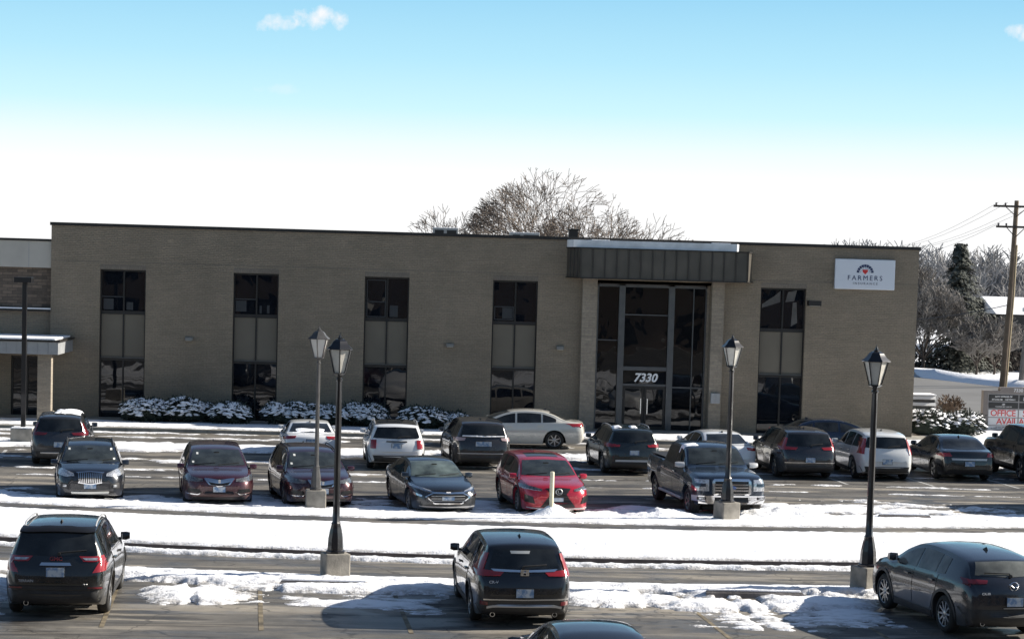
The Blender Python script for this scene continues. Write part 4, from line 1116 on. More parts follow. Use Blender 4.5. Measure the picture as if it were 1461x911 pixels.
for sg in (1, -1):
    a = c.panel('tail_lamp', C_DRED, 'R', [(sg * .50, 1.11), (sg * .93, 1.13)], [(sg * .54, 1.055), (sg * .95, 1.03)], 10, 4, .016)
    c.panel('lamp_ring', C_RED, 'R', [(sg * .74, 1.11), (sg * .84, 1.11)], [(sg * .74, 1.055), (sg * .84, 1.05)], 5, 3, .024, parent=a)
c.plate('R', .74); c.wiper_rear(1.21, .0, -.46, .015)
lc, _ = c.hit('R', 0, 1.02); b = MB(); x = lc.x + .02
b.tube([(x, -.10, 1.055), (x + .01, -.06, 1.045), (x + .01, 0, 1.0), (x + .01, .06, 1.045), (x, .10, 1.055)], .011, 5); b.lathe([(.075, x), (.085, x + .006), (.075, x + .012)], 20, c=(0, 0, 1.025), axis='X', close=False)
b.build('emblem', C_CHROME, c.root); c.rtext('CX-30', .06, -.52, .88, C_SILV)
c.panel('lower_bumper', C_BLK, 'R', [(-.96, .60), (0, .58), (.96, .60)], [(-.86, .28), (0, .26), (.86, .28)], 18, 6, .014)
c.panel('bumper_line', C_SILV, 'R', [(-.2, .625), (.94, .625)], [(-.2, .61), (.94, .61)], 14, 3, .02); c.exhaust((-.62, .62), .33)

P = scale_tpl(SEDAN, 4.85, 1.72, 1.46, (-1.42, 1.42), .34, zs=1.01, spokes=5)
c = Car('sedan_car', 'dark sedan at the bottom edge of which only the shiny roof shows', 'car', P, paint('graphite', (.022, .026, .032), metal=.5, dirt=.2), (2.62, 29.45), 95.0, 'away')
c.side_glass(SEDG, dz=.12, lift=.03); c.doors(SEDD, .30); c.mirrors(-.92, .93)
windscreen(c, .98, 1.36)
c.panel('rear_window', C_GLASS, 'R', [(-.60, 1.35), (0, 1.375), (.60, 1.35)], [(-.74, 1.09), (0, 1.075), (.74, 1.09)], 14, 9)
c.panel('tail_lamp', C_RED, 'R', [(.45, .98), (.95, .96)], [(.45, .86), (.95, .82)], 10, 4, .012, mirror=True); c.plate('R', .80)

# --- front row (noses towards the viewer) -----------------------------------
def front_wheels_out(c): pass
P = scale_tpl(SUV, 4.28, 1.775, 1.65, (-1.20, 1.30), .345, zs=.87, nose=.16, spokes=7)
P['top'] = [(x, z + (.05 if x < -1.2 else 0)) for x, z in P['top']]
c = Car('crossover_car', 'small black crossover with an upright chrome waterfall grille, leftmost of the cars facing the viewer', 'car', P, paint('blue_black', (.010, .013, .020), dirt=.22), (-8.50, 56.55), 99.0, 'us', 'cars parked nose out in the middle row')
suv_common(c, SUVG, SUVD, .36, rails=(-.3, 1.4), fin=1.2)
windscreen(c, 1.13, 1.52); stickers(c, [(-.62, 1.45), (.60, 1.45), (-.70, 1.2)])
gr = c.panel('grille', C_GRILLE, 'F', [(-.36, .90), (0, .93), (.36, .90)], [(-.32, .66), (0, .60), (.32, .66)], 14, 6, .012)
c.panel('grille_surround', C_CHROME, 'F', [(-.40, .925), (0, .955), (.40, .925)], [(-.37, .90), (0, .93), (.37, .90)], 14, 3, .03, parent=gr)
c.panel('grille_surround', C_CHROME, 'F', [(-.34, .66), (0, .60), (.34, .66)], [(-.34, .63), (0, .57), (.34, .63)], 14, 3, .03, parent=gr)
for k in range(-6, 7):
    y = k * .055; c.panel('grille_bar', C_CHROME, 'F', [(y - .010, .905), (y + .010, .905)], [(y * .92 - .010, .63), (y * .92 + .010, .63)], 2, 4, .028, parent=gr)
c.panel('headlight', C_CLR, 'F', [(.47, .90), (.72, .99), (.93, 1.02)], [(.45, .83), (.70, .80), (.95, .84)], 10, 5, .012, mirror=True)
c.plate('F', .53, y=-.0)
for o in c.panel('fog_light_bezel', C_BLK, 'F', [(.58, .60), (.82, .62)], [(.56, .46), (.84, .46)], 6, 4, .014, mirror=True):
    sg = 1 if sum(v.co.y for v in o.data.vertices) > 0 else -1
    c.panel('fog_light', C_CLR, 'F', [(sg * .66, .57), (sg * .75, .57)], [(sg * .66, .50), (sg * .75, .50)], 4, 3, .03, parent=o)
c.panel('skid_plate', C_WHITEST, 'F', [(-.54, .37), (0, .365), (.54, .37)], [(-.52, .31), (0, .305), (.52, .31)], 12, 3, .03)

MAROON = paint('maroon', (.060, .012, .020), metal=.55, dirt=.42)
MAROON2 = paint('dark_maroon', (.042, .009, .015), metal=.55, dirt=.22)
def acura(c, big):
    windscreen(c, 1.14 if big else 1.12, 1.53 if big else 1.50); stickers(c, [(.55, 1.44), (.68, 1.22)])
    gr = c.panel('grille', C_GRILLE, 'F', [(-.40, .86), (0, .86), (.40, .86)], [(-.22, .70), (0, .66), (.22, .70)], 14, 6, .014)
    c.panel('grille_bar', C_CHROME, 'F', [(-.42, .875), (-.30, .87), (0, .83), (.30, .87), (.42, .875)], [(-.36, .80), (-.22, .76), (0, .735), (.22, .76), (.36, .80)], 16, 4, .034, parent=gr)
    c.panel('grille_surround', C_CHROME, 'F', [(-.42, .86), (-.28, .69), (0, .645), (.28, .69), (.42, .86)], [(-.38, .86), (-.24, .70), (0, .665), (.24, .70), (.38, .86)], 22, 3, .028, parent=gr)
    lc, _ = c.hit('F', 0, .80); b = MB(); x = lc.x - .05; b.add([(x, -.035, .85), (x, .0, .86), (x, .035, .85), (x, .03, .76), (x, 0, .75), (x, -.03, .76)], [(0, 1, 2, 3, 4, 5)]); b.build('emblem', C_SILV, c.root, fix=False)
    c.panel('headlight', C_CLRD, 'F', [(.46, .86), (.70, .90), (.95, .935)], [(.46, .79), (.70, .775), (.96, .80)], 10, 4, .014, mirror=True)
    for o in c.panel('air_intake', C_GRILLE, 'F', [(.55, .56), (.84, .58)], [(.50, .44), (.88, .47)], 8, 4, .014, mirror=True):
        sg = 1 if sum(v.co.y for v in o.data.vertices) > 0 else -1
        c.panel('intake_trim', C_CHROME, 'F', [(sg * .46, .50), (sg * .58, .42), (sg * .88, .44)], [(sg * .46, .48), (sg * .58, .395), (sg * .89, .415)], 12, 3, .03, parent=o)
    c.panel('lower_grille', C_GRILLE, 'F', [(-.38, .50), (.38, .50)], [(-.42, .42), (.42, .42)], 10, 3, .012)
    c.plate('F', .56)
    c.panel('lower_lip', C_BLK, 'F', [(-.84, .34), (0, .32), (.84, .34)], [(-.78, .27), (0, .25), (.78, .27)], 14, 3, .012)
P = scale_tpl(SUV, 4.65, 1.83, 1.66, (-1.38, 1.38), .36, zs=.86, spokes=5)
c = Car('crossover_car', 'large dusty maroon crossover facing the viewer with nothing standing in front of it', 'car', P, MAROON, (-5.15, 56.45), 98, 'us', 'cars parked nose out in the middle row')
suv_common(c, SUVG, SUVD, .34, rails=None, fin=1.3, clad_m=MAROON); acura(c, True)
P = scale_tpl(SUV, 4.55, 1.83, 1.65, (-1.34, 1.34), .36, zs=.87, spokes=5)
c = Car('crossover_car', 'deep maroon crossover half hidden behind the two left lamp posts', 'car', P, MAROON2, (-2.62, 56.45), 101.0, 'us', 'cars parked nose out in the middle row')
suv_common(c, SUVG, SUVD, .34, rails=(-.3, 1.4), fin=1.3, clad_m=MAROON2); acura(c, False)

P = scale_tpl(SEDAN, 4.60, 1.74, 1.455, (-1.38, 1.36), .345, zs=.88, spokes=8)
c = Car('sedan_car', 'dark blue-grey sedan facing the viewer with a wide chrome-rimmed lower grille', 'car', P, paint('midnight_grey', (.018, .024, .032), metal=.45, dirt=.25), (.60, 55.75), 101.0, 'us', 'cars parked nose out in the middle row')
c.side_glass(SEDG, dz=.12, lift=.03); c.doors(SEDD, .30); c.mirrors(-.92, 1.02); c.fin(1.0)
windscreen(c, 1.01, 1.36, m=mat('pale_windscreen', (.075, .095, .09), .05, noise=(2.5, .6)))
c.panel('rear_window', C_GLASS, 'R', [(-.60, 1.35), (0, 1.375), (.60, 1.35)], [(-.74, 1.09), (0, 1.075), (.74, 1.09)], 14, 9)
c.panel('upper_grille', C_GRILLE, 'F', [(-.42, .735), (0, .755), (.42, .735)], [(-.38, .695), (0, .70), (.38, .695)], 14, 3, .012)
c.panel('grille_trim', C_CHROME, 'F', [(-.92, .79), (-.42, .70), (0, .69), (.42, .70), (.92, .79)], [(-.92, .775), (-.44, .675), (0, .665), (.44, .675), (.92, .775)], 24, 3, .022)
gr = c.panel('grille', C_GRILLE, 'F', [(-.60, .60), (-.44, .65), (.44, .65), (.60, .60)], [(-.56, .46), (-.34, .38), (.34, .38), (.56, .46)], 20, 6, .014)
c.panel('grille_surround', C_CHROME, 'F', [(-.66, .57), (-.46, .68), (.46, .68), (.66, .57)], [(-.62, .57), (-.45, .65), (.45, .65), (.62, .57)], 20, 3, .026, parent=gr)
c.panel('grille_surround', C_CHROME, 'F', [(-.62, .57), (-.40, .39), (.40, .39), (.62, .57)], [(-.68, .57), (-.42, .355), (.42, .355), (.68, .57)], 20, 3, .026, parent=gr)
for z in (.45, .52, .59): c.panel('grille_bar', C_SILV, 'F', [(-.5, z + .008), (.5, z + .008)], [(-.5, z - .008), (.5, z - .008)], 10, 2, .03, parent=gr)
c.panel('headlight', C_CLR, 'F', [(.50, .735), (.72, .80), (.95, .855)], [(.48, .70), (.72, .735), (.95, .79)], 10, 4, .016, mirror=True)
c.panel('running_light', C_CHROME, 'F', [(.74, .60), (.93, .66)], [(.76, .555), (.93, .60)], 6, 3, .018, mirror=True)
c.panel('lower_lip', C_SILV, 'F', [(-.82, .30), (0, .285), (.82, .30)], [(-.80, .27), (0, .255), (.80, .27)], 14, 3, .02)
c.plate('F', .55, .32, .165)
lc, _ = c.hit('F', 0, .70); b = MB(); b.box(lc.x - .04, lc.x - .02, -.06, .06, .685, .715); b.build('emblem', C_CHROME, c.root)

P = scale_tpl(SUV, 4.45, 1.82, 1.64, (-1.30, 1.30), .37, zs=.875, spokes=10, nose=.17)
c = Car('crossover_car', 'bright red crossover with a big black spindle grille behind the marker post', 'car', P, paint('bright_red', (.42, .012, .030), metal=.3, dirt=.12), (3.56, 55.85), 98.0, 'us', 'cars parked nose out in the middle row')
suv_common(c, SUVG, SUVD, .34, rails=None, fin=1.3)
windscreen(c, 1.12, 1.49)
c.panel('sunroof', C_GLASS, 'T', [(-.15, -.42), (-.15, .42)], [(.5, -.42), (.5, .42)], 8, 6, .006, yscale=False)
gr = c.panel('grille', C_GRILLE, 'F', [(-.36, .86), (0, .885), (.36, .86)], [(-.22, .70), (0, .70), (.22, .70)], 14, 4, .014)
c.panel('lower_grille', C_GRILLE, 'F', [(-.22, .70), (0, .70), (.22, .70)], [(-.50, .32), (0, .30), (.50, .32)], 14, 8, .014, parent=gr)
for k in range(5):
    z = .40 + k * .08; w = .42 - k * .06; c.panel('grille_bar', C_BLK, 'F', [(-w, z + .012), (w, z + .012)], [(-w, z - .012), (w, z - .012)], 10, 2, .026, parent=gr)
for sg in (1, -1):
    a = c.panel('headlight', C_CLRD, 'F', [(sg * .46, .84), (sg * .72, .90), (sg * .95, .93)], [(sg * .46, .79), (sg * .72, .80), (sg * .96, .83)], 10, 4, .014)
    c.panel('running_light', C_CLR, 'F', [(sg * .50, .80), (sg * .92, .84)], [(sg * .50, .785), (sg * .92, .82)], 8, 2, .024, parent=a)
    c.panel('air_intake', C_GRILLE, 'F', [(sg * .72, .62), (sg * .90, .66)], [(sg * .66, .42), (sg * .90, .46)], 6, 5, .014)
b = MB(); lc, _ = c.hit('F', 0, .76); x = lc.x - .03; b.lathe([(.07, x), (.085, x - .012), (.095, x)], 20, c=(0, 0, .78), axis='X', close=False); b.tube([(x - .008, .025, .82), (x - .008, .02, .745), (x - .008, -.045, .745)], .009, 4); b.build('emblem', C_SILV, c.root)
c.plate('F', .56, .30, .15, y=.02); c.panel('lower_lip', C_SILV, 'F', [(-.86, .31), (0, .29), (.86, .31)], [(-.84, .28), (0, .26), (.84, .28)], 14, 3, .02)

P = scale_tpl(TRUCK, 5.3, 1.97, 1.93, (-1.90, 1.64), .40, zs=.925, spokes=6, tw=.27, rim=.60)
BLUE = paint('blue_grey', (.020, .034, .058), metal=.45, dirt=.26)
c = Car('pickup_truck', 'dark blue pickup truck with a huge chrome grille and bumper behind the concrete lamp base', 'truck', P, BLUE, (8.10, 56.9), 97.5, 'us', 'cars parked nose out in the middle row')
c.side_glass([(-1.22, -.36), (-.28, .66)], dz=.13, lift=.05); c.doors([(-1.32, -.33, -.5), (-.305, .78, .6)], .55); c.mirrors(-1.2, 1.36, C_SILV, .24)
windscreen(c, 1.39, 1.80, .80, .68)
gr = c.panel('grille', C_GRILLE, 'F', [(-.47, 1.06), (.47, 1.06)], [(-.46, .70), (.46, .70)], 12, 6, .014)
c.panel('grille_surround', C_CHROME, 'F', [(-.47, 1.11), (0, 1.12), (.47, 1.11)], [(-.53, 1.05), (0, 1.06), (.53, 1.05)], 14, 3, .05, parent=gr)
c.panel('grille_surround', C_CHROME, 'F', [(-.53, .72), (.53, .72)], [(-.47, .67), (.47, .67)], 14, 3, .05, parent=gr)
c.panel('grille_surround', C_CHROME, 'F', [(.455, 1.07), (.53, 1.05)], [(.455, .70), (.53, .72)], 4, 6, .052, mirror=True, parent=gr)
for z in (.80, .88, .96): c.panel('grille_bar', C_CHROME, 'F', [(-.45, z + .018), (.45, z + .018)], [(-.45, z - .018), (.45, z - .018)], 12, 2, .045, parent=gr)
b = MB(); lc, _ = c.hit('F', 0, .88); b.lathe([(.001, -.012), (.10, -.010), (.115, 0)], 24, c=(0, 0, 0), axis='X'); o = b.build('emblem', mat('emblem_blue', (.02, .05, .16), .3), c.root, smooth=40); o.location = (lc.x - .055, 0, .88); o.scale = (1, 1, .48)
for sg in (1, -1):
    a = c.panel('headlight', C_CLR, 'F', [(sg * .61, 1.10), (sg * .93, 1.10)], [(sg * .61, .78), (sg * .95, .78)], 8, 6, .014)
    c.panel('lamp_divider', BLUE, 'F', [(sg * .70, .99), (sg * .97, .99)], [(sg * .70, .90), (sg * .97, .90)], 6, 3, .030, parent=a)
bp = c.panel('bumper', C_CHROME, 'F', [(-.97, .66), (0, .66), (.97, .66)], [(-.95, .45), (0, .45), (.95, .45)], 20, 5, .06, skirt=.0)
c.panel('bumper_opening', C_GRILLE, 'F', [(-.46, .61), (-.06, .61)], [(-.46, .49), (-.06, .49)], 5, 3, .072, parent=bp)
c.panel('bumper_opening', C_GRILLE, 'F', [(.06, .61), (.46, .61)], [(.06, .49), (.46, .49)], 5, 3, .072, parent=bp)
for sg in (1, -1):
    o = c.panel('fog_light_bezel', C_GRILLE, 'F', [(sg * .70, .62), (sg * .88, .62)], [(sg * .70, .54), (sg * .88, .54)], 5, 3, .074)
    c.panel('fog_light', C_CLR, 'F', [(sg * .74, .605), (sg * .84, .605)], [(sg * .74, .555), (sg * .84, .555)], 4, 3, .082, parent=o)
c.panel('valance', C_BLK, 'F', [(-.88, .44), (0, .44), (.88, .44)], [(-.86, .38), (0, .38), (.86, .38)], 14, 3, .01)
b = MB(); b.box(1.0, 2.75, -.80, .80, 1.342, 1.36); b.build('bed_cover', C_BLK, c.root)
for sy in (1, -1):
    b = MB(); b.tube([(-1.35, sy * .98, .42), (1.0, sy * .98, .42)], .045, 8); b.build('side_step', C_SILV, c.root)
c.snow(-.62, -.25, .35, .80, h=.03, label='thin line of snow along the roof edge of the blue pickup truck')

# --- back row (tails towards the viewer) ------------------------------------
def tail_suv(c, wz, lamps, lamp_m=C_RED, wiper=True, plate=.80, lower=True, win=(.66, .78), lip=None, pw=.30):
    c.panel('rear_window', C_GLASS, 'R', [(-win[0], wz[1]), (0, wz[1] + .02), (win[0], wz[1])], [(-win[1], wz[0]), (0, wz[0] - .02), (win[1], wz[0])], 14, 8)
    for top, bot in lamps: c.panel('tail_lamp', lamp_m, 'R', top, bot, 8, 5, .018, mirror=True)
    if wiper: c.wiper_rear(wz[0] + .03, .05, .42, .04)
    c.plate('R', plate, pw)
    if lower: c.panel('lower_bumper', C_BLK, 'R', [(-.93, .50), (0, .49), (.93, .50)], [(-.84, .30), (0, .28), (.84, .30)], 14, 5, .012)
    if lip: c.panel('bumper_trim', lip[2], 'R', [(-lip[3], lip[0]), (lip[3], lip[0])], [(-lip[3], lip[1]), (lip[3], lip[1])], 12, 3, .022)

def back_loc(x, y, ang, half): return (x + math.cos(R(ang)) * half, y + math.sin(R(ang)) * half)
BG = 'cars parked tail out along the office building'
P = scale_tpl(SUV, 4.40, 1.75, 1.68, (-1.30, 1.30), .36)
c = Car('crossover_car', 'dark grey crossover with a slab of snow on its roof, leftmost in the back row', 'car', P, paint('modern_steel', (.040, .043, .050), metal=.5, dirt=.35), back_loc(-10.60, 64.65, 96, 1.33), 96, 'away', BG)
suv_common(c, SUVG, SUVD, .36)
tail_suv(c, (1.14, 1.51), [([(.70, 1.40), (.775, 1.40)], [(.81, 1.08), (.93, 1.10)]), ([(.40, 1.09), (.93, 1.12)], [(.48, 1.02), (.95, 1.0)])], C_DRED, plate=.72, lip=(.47, .43, C_SILV, .62))
c.snow(-.3, 1.5, -.2, .62, h=.065, label='thick slab of snow on the roof of the leftmost grey crossover')
P = scale_tpl(SEDAN, 4.75, 1.82, 1.44, (-1.38, 1.36), .335, zs=.86)
WHITE = paint('white', (.72, .73, .74), metal=0, dirt=.12)
def tail_sedan(c, lamps, m=C_RED, plate=.80, fin=True):
    c.side_glass(SEDG, dz=.12, lift=.03); c.doors(SEDD, .30); c.mirrors(-.92, 1.02)
    if fin: c.fin(1.05)
    windscreen(c, 1.01, 1.36)
    c.panel('rear_window', C_GLASS, 'R', [(-.60, 1.35), (0, 1.375), (.60, 1.35)], [(-.74, 1.09), (0, 1.075), (.74, 1.09)], 14, 9)
    for top, bot in lamps: c.panel('tail_lamp', m, 'R', top, bot, 8, 4, .014, mirror=True)
    c.plate('R', plate); c.panel('lower_bumper', C_BLK, 'R', [(-.8, .38), (.8, .38)], [(-.78, .27), (.78, .27)], 10, 3, .01)
c = Car('sedan_car', 'white sedan mostly hidden behind the deep maroon crossover', 'car', P, WHITE, back_loc(-3.16, 67.8, 95, 1.36), 95, 'away', BG)
tail_sedan(c, [([(.52, .99), (.95, .97)], [(.56, .90), (.95, .85)])])
c.snow(1.55, 1.9, -.6, .6, h=.02, label='strip of snow under the rear window of the hidden white sedan')
P = scale_tpl(SUV, 4.30, 1.82, 1.56, (-1.33, 1.34), .345, zs=.94, spokes=5, tumble=.22)
c = Car('hatchback_car', 'white and black-roofed boxy hatchback with upright rectangular red tail lamps', 'car', P, WHITE, back_loc(-.40, 65.75, 93.5, 1.34), 93.5, 'away', BG)
suv_common(c, SUVG, SUVD, .34, rails=(-.35, 1.55), rail_m=C_SILV, mir=(-.98, 1.12))
c.panel('roof_skin', mat('black_roof', (.015, .015, .017), .15, coat=1), 'T', [(-.30, -.66), (-.30, .66)], [(1.72, -.66), (1.72, .66)], 12, 14, .006, yscale=False)
tail_suv(c, (1.06, 1.40), [([(.68, 1.0), (.86, 1.0)], [(.70, .72), (.88, .72)])], plate=.82, win=(.66, .80))
c.panel('handle_bar', C_BLK, 'R', [(-.34, .965), (.34, .965)], [(-.36, .935), (.36, .935)], 8, 3, .03)
c.panel('bumper_trim', C_SILV, 'R', [(-.8, .53), (.8, .53)], [(-.82, .50), (.82, .50)], 12, 3, .02)
P = scale_tpl(SUV, 4.6, 1.84, 1.72, (-1.38, 1.38), .37, zs=.90, spokes=5)
c = Car('crossover_car', 'dirty dark grey crossover with pale tail lamps and snow under its rear window', 'car', P, paint('dusty_grey', (.034, .033, .034), metal=.4, dirt=.42), back_loc(2.28, 66.6, 95.5, 1.42), 95.5, 'away', BG)
suv_common(c, SUVG, SUVD, .36)
tail_suv(c, (1.18, 1.54), [([(.60, 1.12), (.94, 1.13)], [(.64, 1.03), (.96, 1.0)])], mat('tail_lamp_pale', (.40, .30, .30), .15, coat=1), plate=.92, lip=(.60, .57, C_SILV, .86), pw=.5)
c.panel('window_snow', M_SNOWP, 'R', [(-.70, 1.20), (.1, 1.185), (.72, 1.19)], [(-.72, 1.16), (0, 1.145), (.74, 1.16)], 14, 3, .04)
P = scale_tpl(SUV, 4.45, 1.78, 1.69, (-1.32, 1.32), .36, zs=.88, spokes=5)
c = Car('crossover_car', 'dark green-grey crossover with snow crumbs on its roof, parked before the glass entrance', 'car', P, paint('green_grey', (.022, .029, .028), metal=.45, dirt=.30), back_loc(6.98, 66.0, 94.5, 1.35), 94.5, 'away', BG)
suv_common(c, SUVG, SUVD, .36, rails=(-.35, 1.5), rail_m=C_SILV)
tail_suv(c, (1.17, 1.50), [([(.48, 1.08), (.94, 1.10)], [(.52, 1.01), (.95, 1.0)])], plate=.82, lip=(.56, .49, C_SILV, .66))
c.panel('brake_lamp', C_RED, 'R', [(.62, 1.10), (.92, 1.13)], [(.62, 1.03), (.92, 1.03)], 6, 3, .022, mirror=True)
c.snow(1.3, 1.65, -.6, -.3, h=.06, label='clump of snow at the left rear of the green-grey crossover roof')
c.snow(1.35, 1.68, -.05, .2, h=.05, label='clump of snow at the centre rear of the green-grey crossover roof')
P = scale_tpl(SEDAN, 4.7, 1.80, 1.46, (-1.38, 1.36), .335, zs=.89)
c = Car('sedan_car', 'white sedan mostly hidden behind the blue pickup truck', 'car', P, WHITE, back_loc(10.15, 67.0, 97, 1.36), 97, 'away', BG)
tail_sedan(c, [([(.52, .99), (.95, .97)], [(.56, .90), (.95, .85)])])
P = scale_tpl(SUV, 4.58, 1.855, 1.68, (-1.33, 1.33), .36, spokes=5)
c = Car('crossover_car', 'dusty charcoal crossover with red L-shaped lamps, next to the white hatch-backed crossover', 'car', P, paint('charcoal', (.030, .031, .036), metal=.45, dirt=.36), back_loc(12.50, 66.0, 94, 1.33), 94, 'away', BG)
suv_common(c, SUVG, SUVD, .36)
tail_suv(c, (1.14, 1.51), [([(.72, 1.40), (.785, 1.40)], [(.81, 1.08), (.93, 1.10)]), ([(.40, 1.09), (.93, 1.12)], [(.48, 1.01), (.95, 1.0)])], plate=.68, lip=(.60, .57, C_CHROME, .84))
P = scale_tpl(SUV, 4.4, 1.80, 1.65, (-1.31, 1.31), .345, spokes=5)
c = Car('crossover_car', 'white crossover with tall red lamps running up its rear pillars behind the right lamp post', 'car', P, paint('pearl_white', (.66, .67, .67), metal=0, dirt=.20), back_loc(15.02, 66.1, 92, 1.31), 92, 'away', BG)
suv_common(c, SUVG, SUVD, .34)
tail_suv(c, (1.12, 1.46), [([(.70, 1.42), (.80, 1.42)], [(.80, .90), (.96, .92)])], plate=.66, wiper=True)
P = scale_tpl(SEDAN, 4.7, 1.85, 1.47, (-1.44, 1.44), .35, spokes=5)
c = Car('sedan_car', 'glossy black sedan parked tail out in front of the snowy clipped hedge', 'car', P, paint('gloss_black', (.006, .007, .008), metal=.2, dirt=.14), back_loc(17.75, 66.55, 91.5, 1.44), 91.5, 'away', BG)
tail_sedan(c, [([(.66, .98), (.96, .96)], [(.60, .86), (.96, .84)])], plate=.62)
c.panel('chrome_strip', C_SILV, 'R', [(-.62, .80), (.62, .80)], [(-.60, .735), (.60, .735)], 10, 3, .02)
P = scale_tpl(TRUCK, 4.8, 1.90, 1.84, (-1.45, 1.47), .39, spokes=5, tw=.25)
P['zs'] = .96
P['top'] = [(-2.4, .7), (-2.38, 1.0), (-2.33, 1.14), (-1.9, 1.22), (-1.2, 1.27), (-1.08, 1.3), (-.75, 1.60), (-.55, 1.76), (-.3, 1.81), (.4, 1.84), (1.7, 1.82), (2.05, 1.78), (2.16, 1.70), (2.28, 1.30), (2.34, 1.15), (2.38, .9), (2.4, .7)]
P['belt'] = [(-2.4, .68), (-2.3, 1.02), (-1.9, 1.12), (-1.1, 1.19), (1.9, 1.24), (2.25, 1.2), (2.36, .95), (2.4, .69)]
P['bot'] = [(-2.4, .5), (-2.3, .4), (-2, .36), (2, .38), (2.3, .44), (2.4, .52)]
c = Car('off_road_car', 'boxy dark off-road vehicle cut by the right edge before the office suites sign', 'car', P, paint('slate', (.022, .023, .026), metal=.4, dirt=.3), back_loc(20.55, 66.45, 93, 1.47), 93, 'away', BG)
c.side_glass([(-.98, -.1), (0, .85), (.95, 1.8)], dz=.14, lift=.04, m=mat('side_glass_clear', (.05, .06, .06), .04)); c.doors([(-1.05, -.05, -.2), (-.03, .9, .8)], .5); c.cladding(.5); c.mirrors(-.95, 1.32)
tail_suv(c, (1.22, 1.62), [([(.80, 1.10), (.94, 1.10)], [(.80, .85), (.94, .85)])], plate=.8)
P = scale_tpl(SEDAN, 4.6, 1.84, 1.46, (-1.42, 1.42), .34, zs=.90)
c = Car('sedan_car', 'dark blue sedan parked close to the brick wall beyond the charcoal and white crossovers', 'car', P, paint('navy', (.010, .020, .045), metal=.5, dirt=.1), (15.3, 74.6), 181.5, 'left')
tail_sedan(c, [([(.66, .98), (.96, .96)], [(.60, .86), (.96, .84)])])
P = scale_tpl(SEDAN, 4.82, 1.84, 1.46, (-1.40, 1.40), .34, spokes=7)
c = Car('sedan_car', 'champagne white sedan standing side-on before the fourth window slot', 'car', P, paint('champagne', (.56, .54, .49), metal=.15, dirt=.14), (3.78, 74.9), -1.0, 'left')
tail_sedan(c, [([(.60, .99), (.99, .98)], [(.66, .88), (.99, .86)])])
# parked just outside the right edge of the view: its shadow falls into the picture
P = scale_tpl(SUV, 4.9, 1.95, 1.80, (-1.42, 1.40), .37)
c = Car('crossover_car', 'silver crossover just beyond the right edge whose shadow reaches across the snow', 'car', P, paint('silver', (.35, .36, .37), metal=.6, dirt=.2), (19.15, 57.2), 97.0, 'us', 'cars parked nose out in the middle row')
suv_common(c, SUVG, SUVD, .36); windscreen(c, 1.20, 1.6)
c.panel('headlight', C_CLR, 'F', [(.50, .95), (.95, 1.0)], [(.50, .86), (.95, .88)], 8, 4, .012, mirror=True); c.panel('grille', C_GRILLE, 'F', [(-.42, .94), (.42, .94)], [(-.40, .70), (.40, .70)], 8, 4, .014)

# ------------------------------------------------------------------ street lamps
M_IRON = mat('black_iron', (.016, .016, .018), .35, .4, coat=.5)
M_IRONW = mat('weathered_iron', (.085, .082, .08), .45, .5, noise=(6, .25))
M_LBASE = mat('stained_concrete', (.27, .25, .215), .9, noise=(2.4, .45), bump=(30, .006))
M_FROST = mat('frosted_glass', (.50, .48, .43), .35, noise=(9, .10))
def street_lamp(X, Y, z0, top, label, iron, rz=.3, thin=1.0, grp='post lanterns on concrete bases', frost=M_FROST, tilt=0):
    o = thing('street_lamp', label, 'street lamp', (X, Y, z0), rz, grp)
    b = MB(); b.prism([(-.25, -.25), (.25, -.25), (.25, .25), (-.25, .25)], -.05, .46); b.build('concrete_base', M_LBASE, o, bevel=.02)
    H = top - z0; zp = .46
    b = MB(); b.lathe([(.20, zp), (.20, zp + .04), (.17, zp + .06), (.155, zp + .30), (.12, zp + .48), (.095, zp + .58), (.10, zp + .60), (.075, zp + .64), (.070, zp + 1.0), (.062, H - 1.3), (.055, H - .97), (.075, H - .96), (.075, H - .93), (.05, H - .91), (.06, H - .86), (.10, H - .82)], 8)
    po = b.build('pole', iron, o, smooth=30); po.scale = (thin, thin, 1)
    h = MB()                                                        # lantern: four tapered panes, frame, swept roof, finial
    z1, z2 = H - .80, H - .34; r1, r2 = .125, .245
    h.lathe([(.09, z1 - .05), (.14, z1 - .02), (.14, z1)], 6, rot=.26)
    for k in range(6):
        a = k * math.pi / 3 + .26
        h.tube([(r1 * math.cos(a), r1 * math.sin(a), z1), (r2 * math.cos(a), r2 * math.sin(a), z2)], .014, 4)
    h.lathe([(.27, z2), (.295, z2 + .012), (.28, z2 + .03), (.205, z2 + .09), (.15, z2 + .17), (.10, z2 + .205), (.055, z2 + .215), (.06, z2 + .235), (.035, z2 + .25), (.03, z2 + .28), (.012, z2 + .30), (.006, z2 + .345)], 6, rot=.26)
    lt = h.build('lantern', iron, o, smooth=20)
    g = MB(); g.lathe([(r1 - .012, z1), (r2 - .014, z2 - .002)], 6, rot=.26, close=False); g.build('lantern_glass', frost, lt, fix=False)
    return o
street_lamp(-1.41, 42.3, .08, 4.98, 'black lamp post with a six-sided lantern on a concrete base, nearest post on the left', M_IRON)
street_lamp(9.39, 42.0, .08, 5.03, 'lamp post with a lantern standing left of the slanted grey crossover', M_IRON, .5)
street_lamp(-2.32, 53.6, .12, 4.76, 'silvery weathered lamp post in front of the deep maroon crossover', M_IRONW, .1, thin=.78, frost=mat('frosted_glass_dull', (.40, .39, .37), .4))
street_lamp(8.16, 53.0, .12, 4.85, 'black lamp post standing in front of the blue pickup truck', M_IRON, .4)
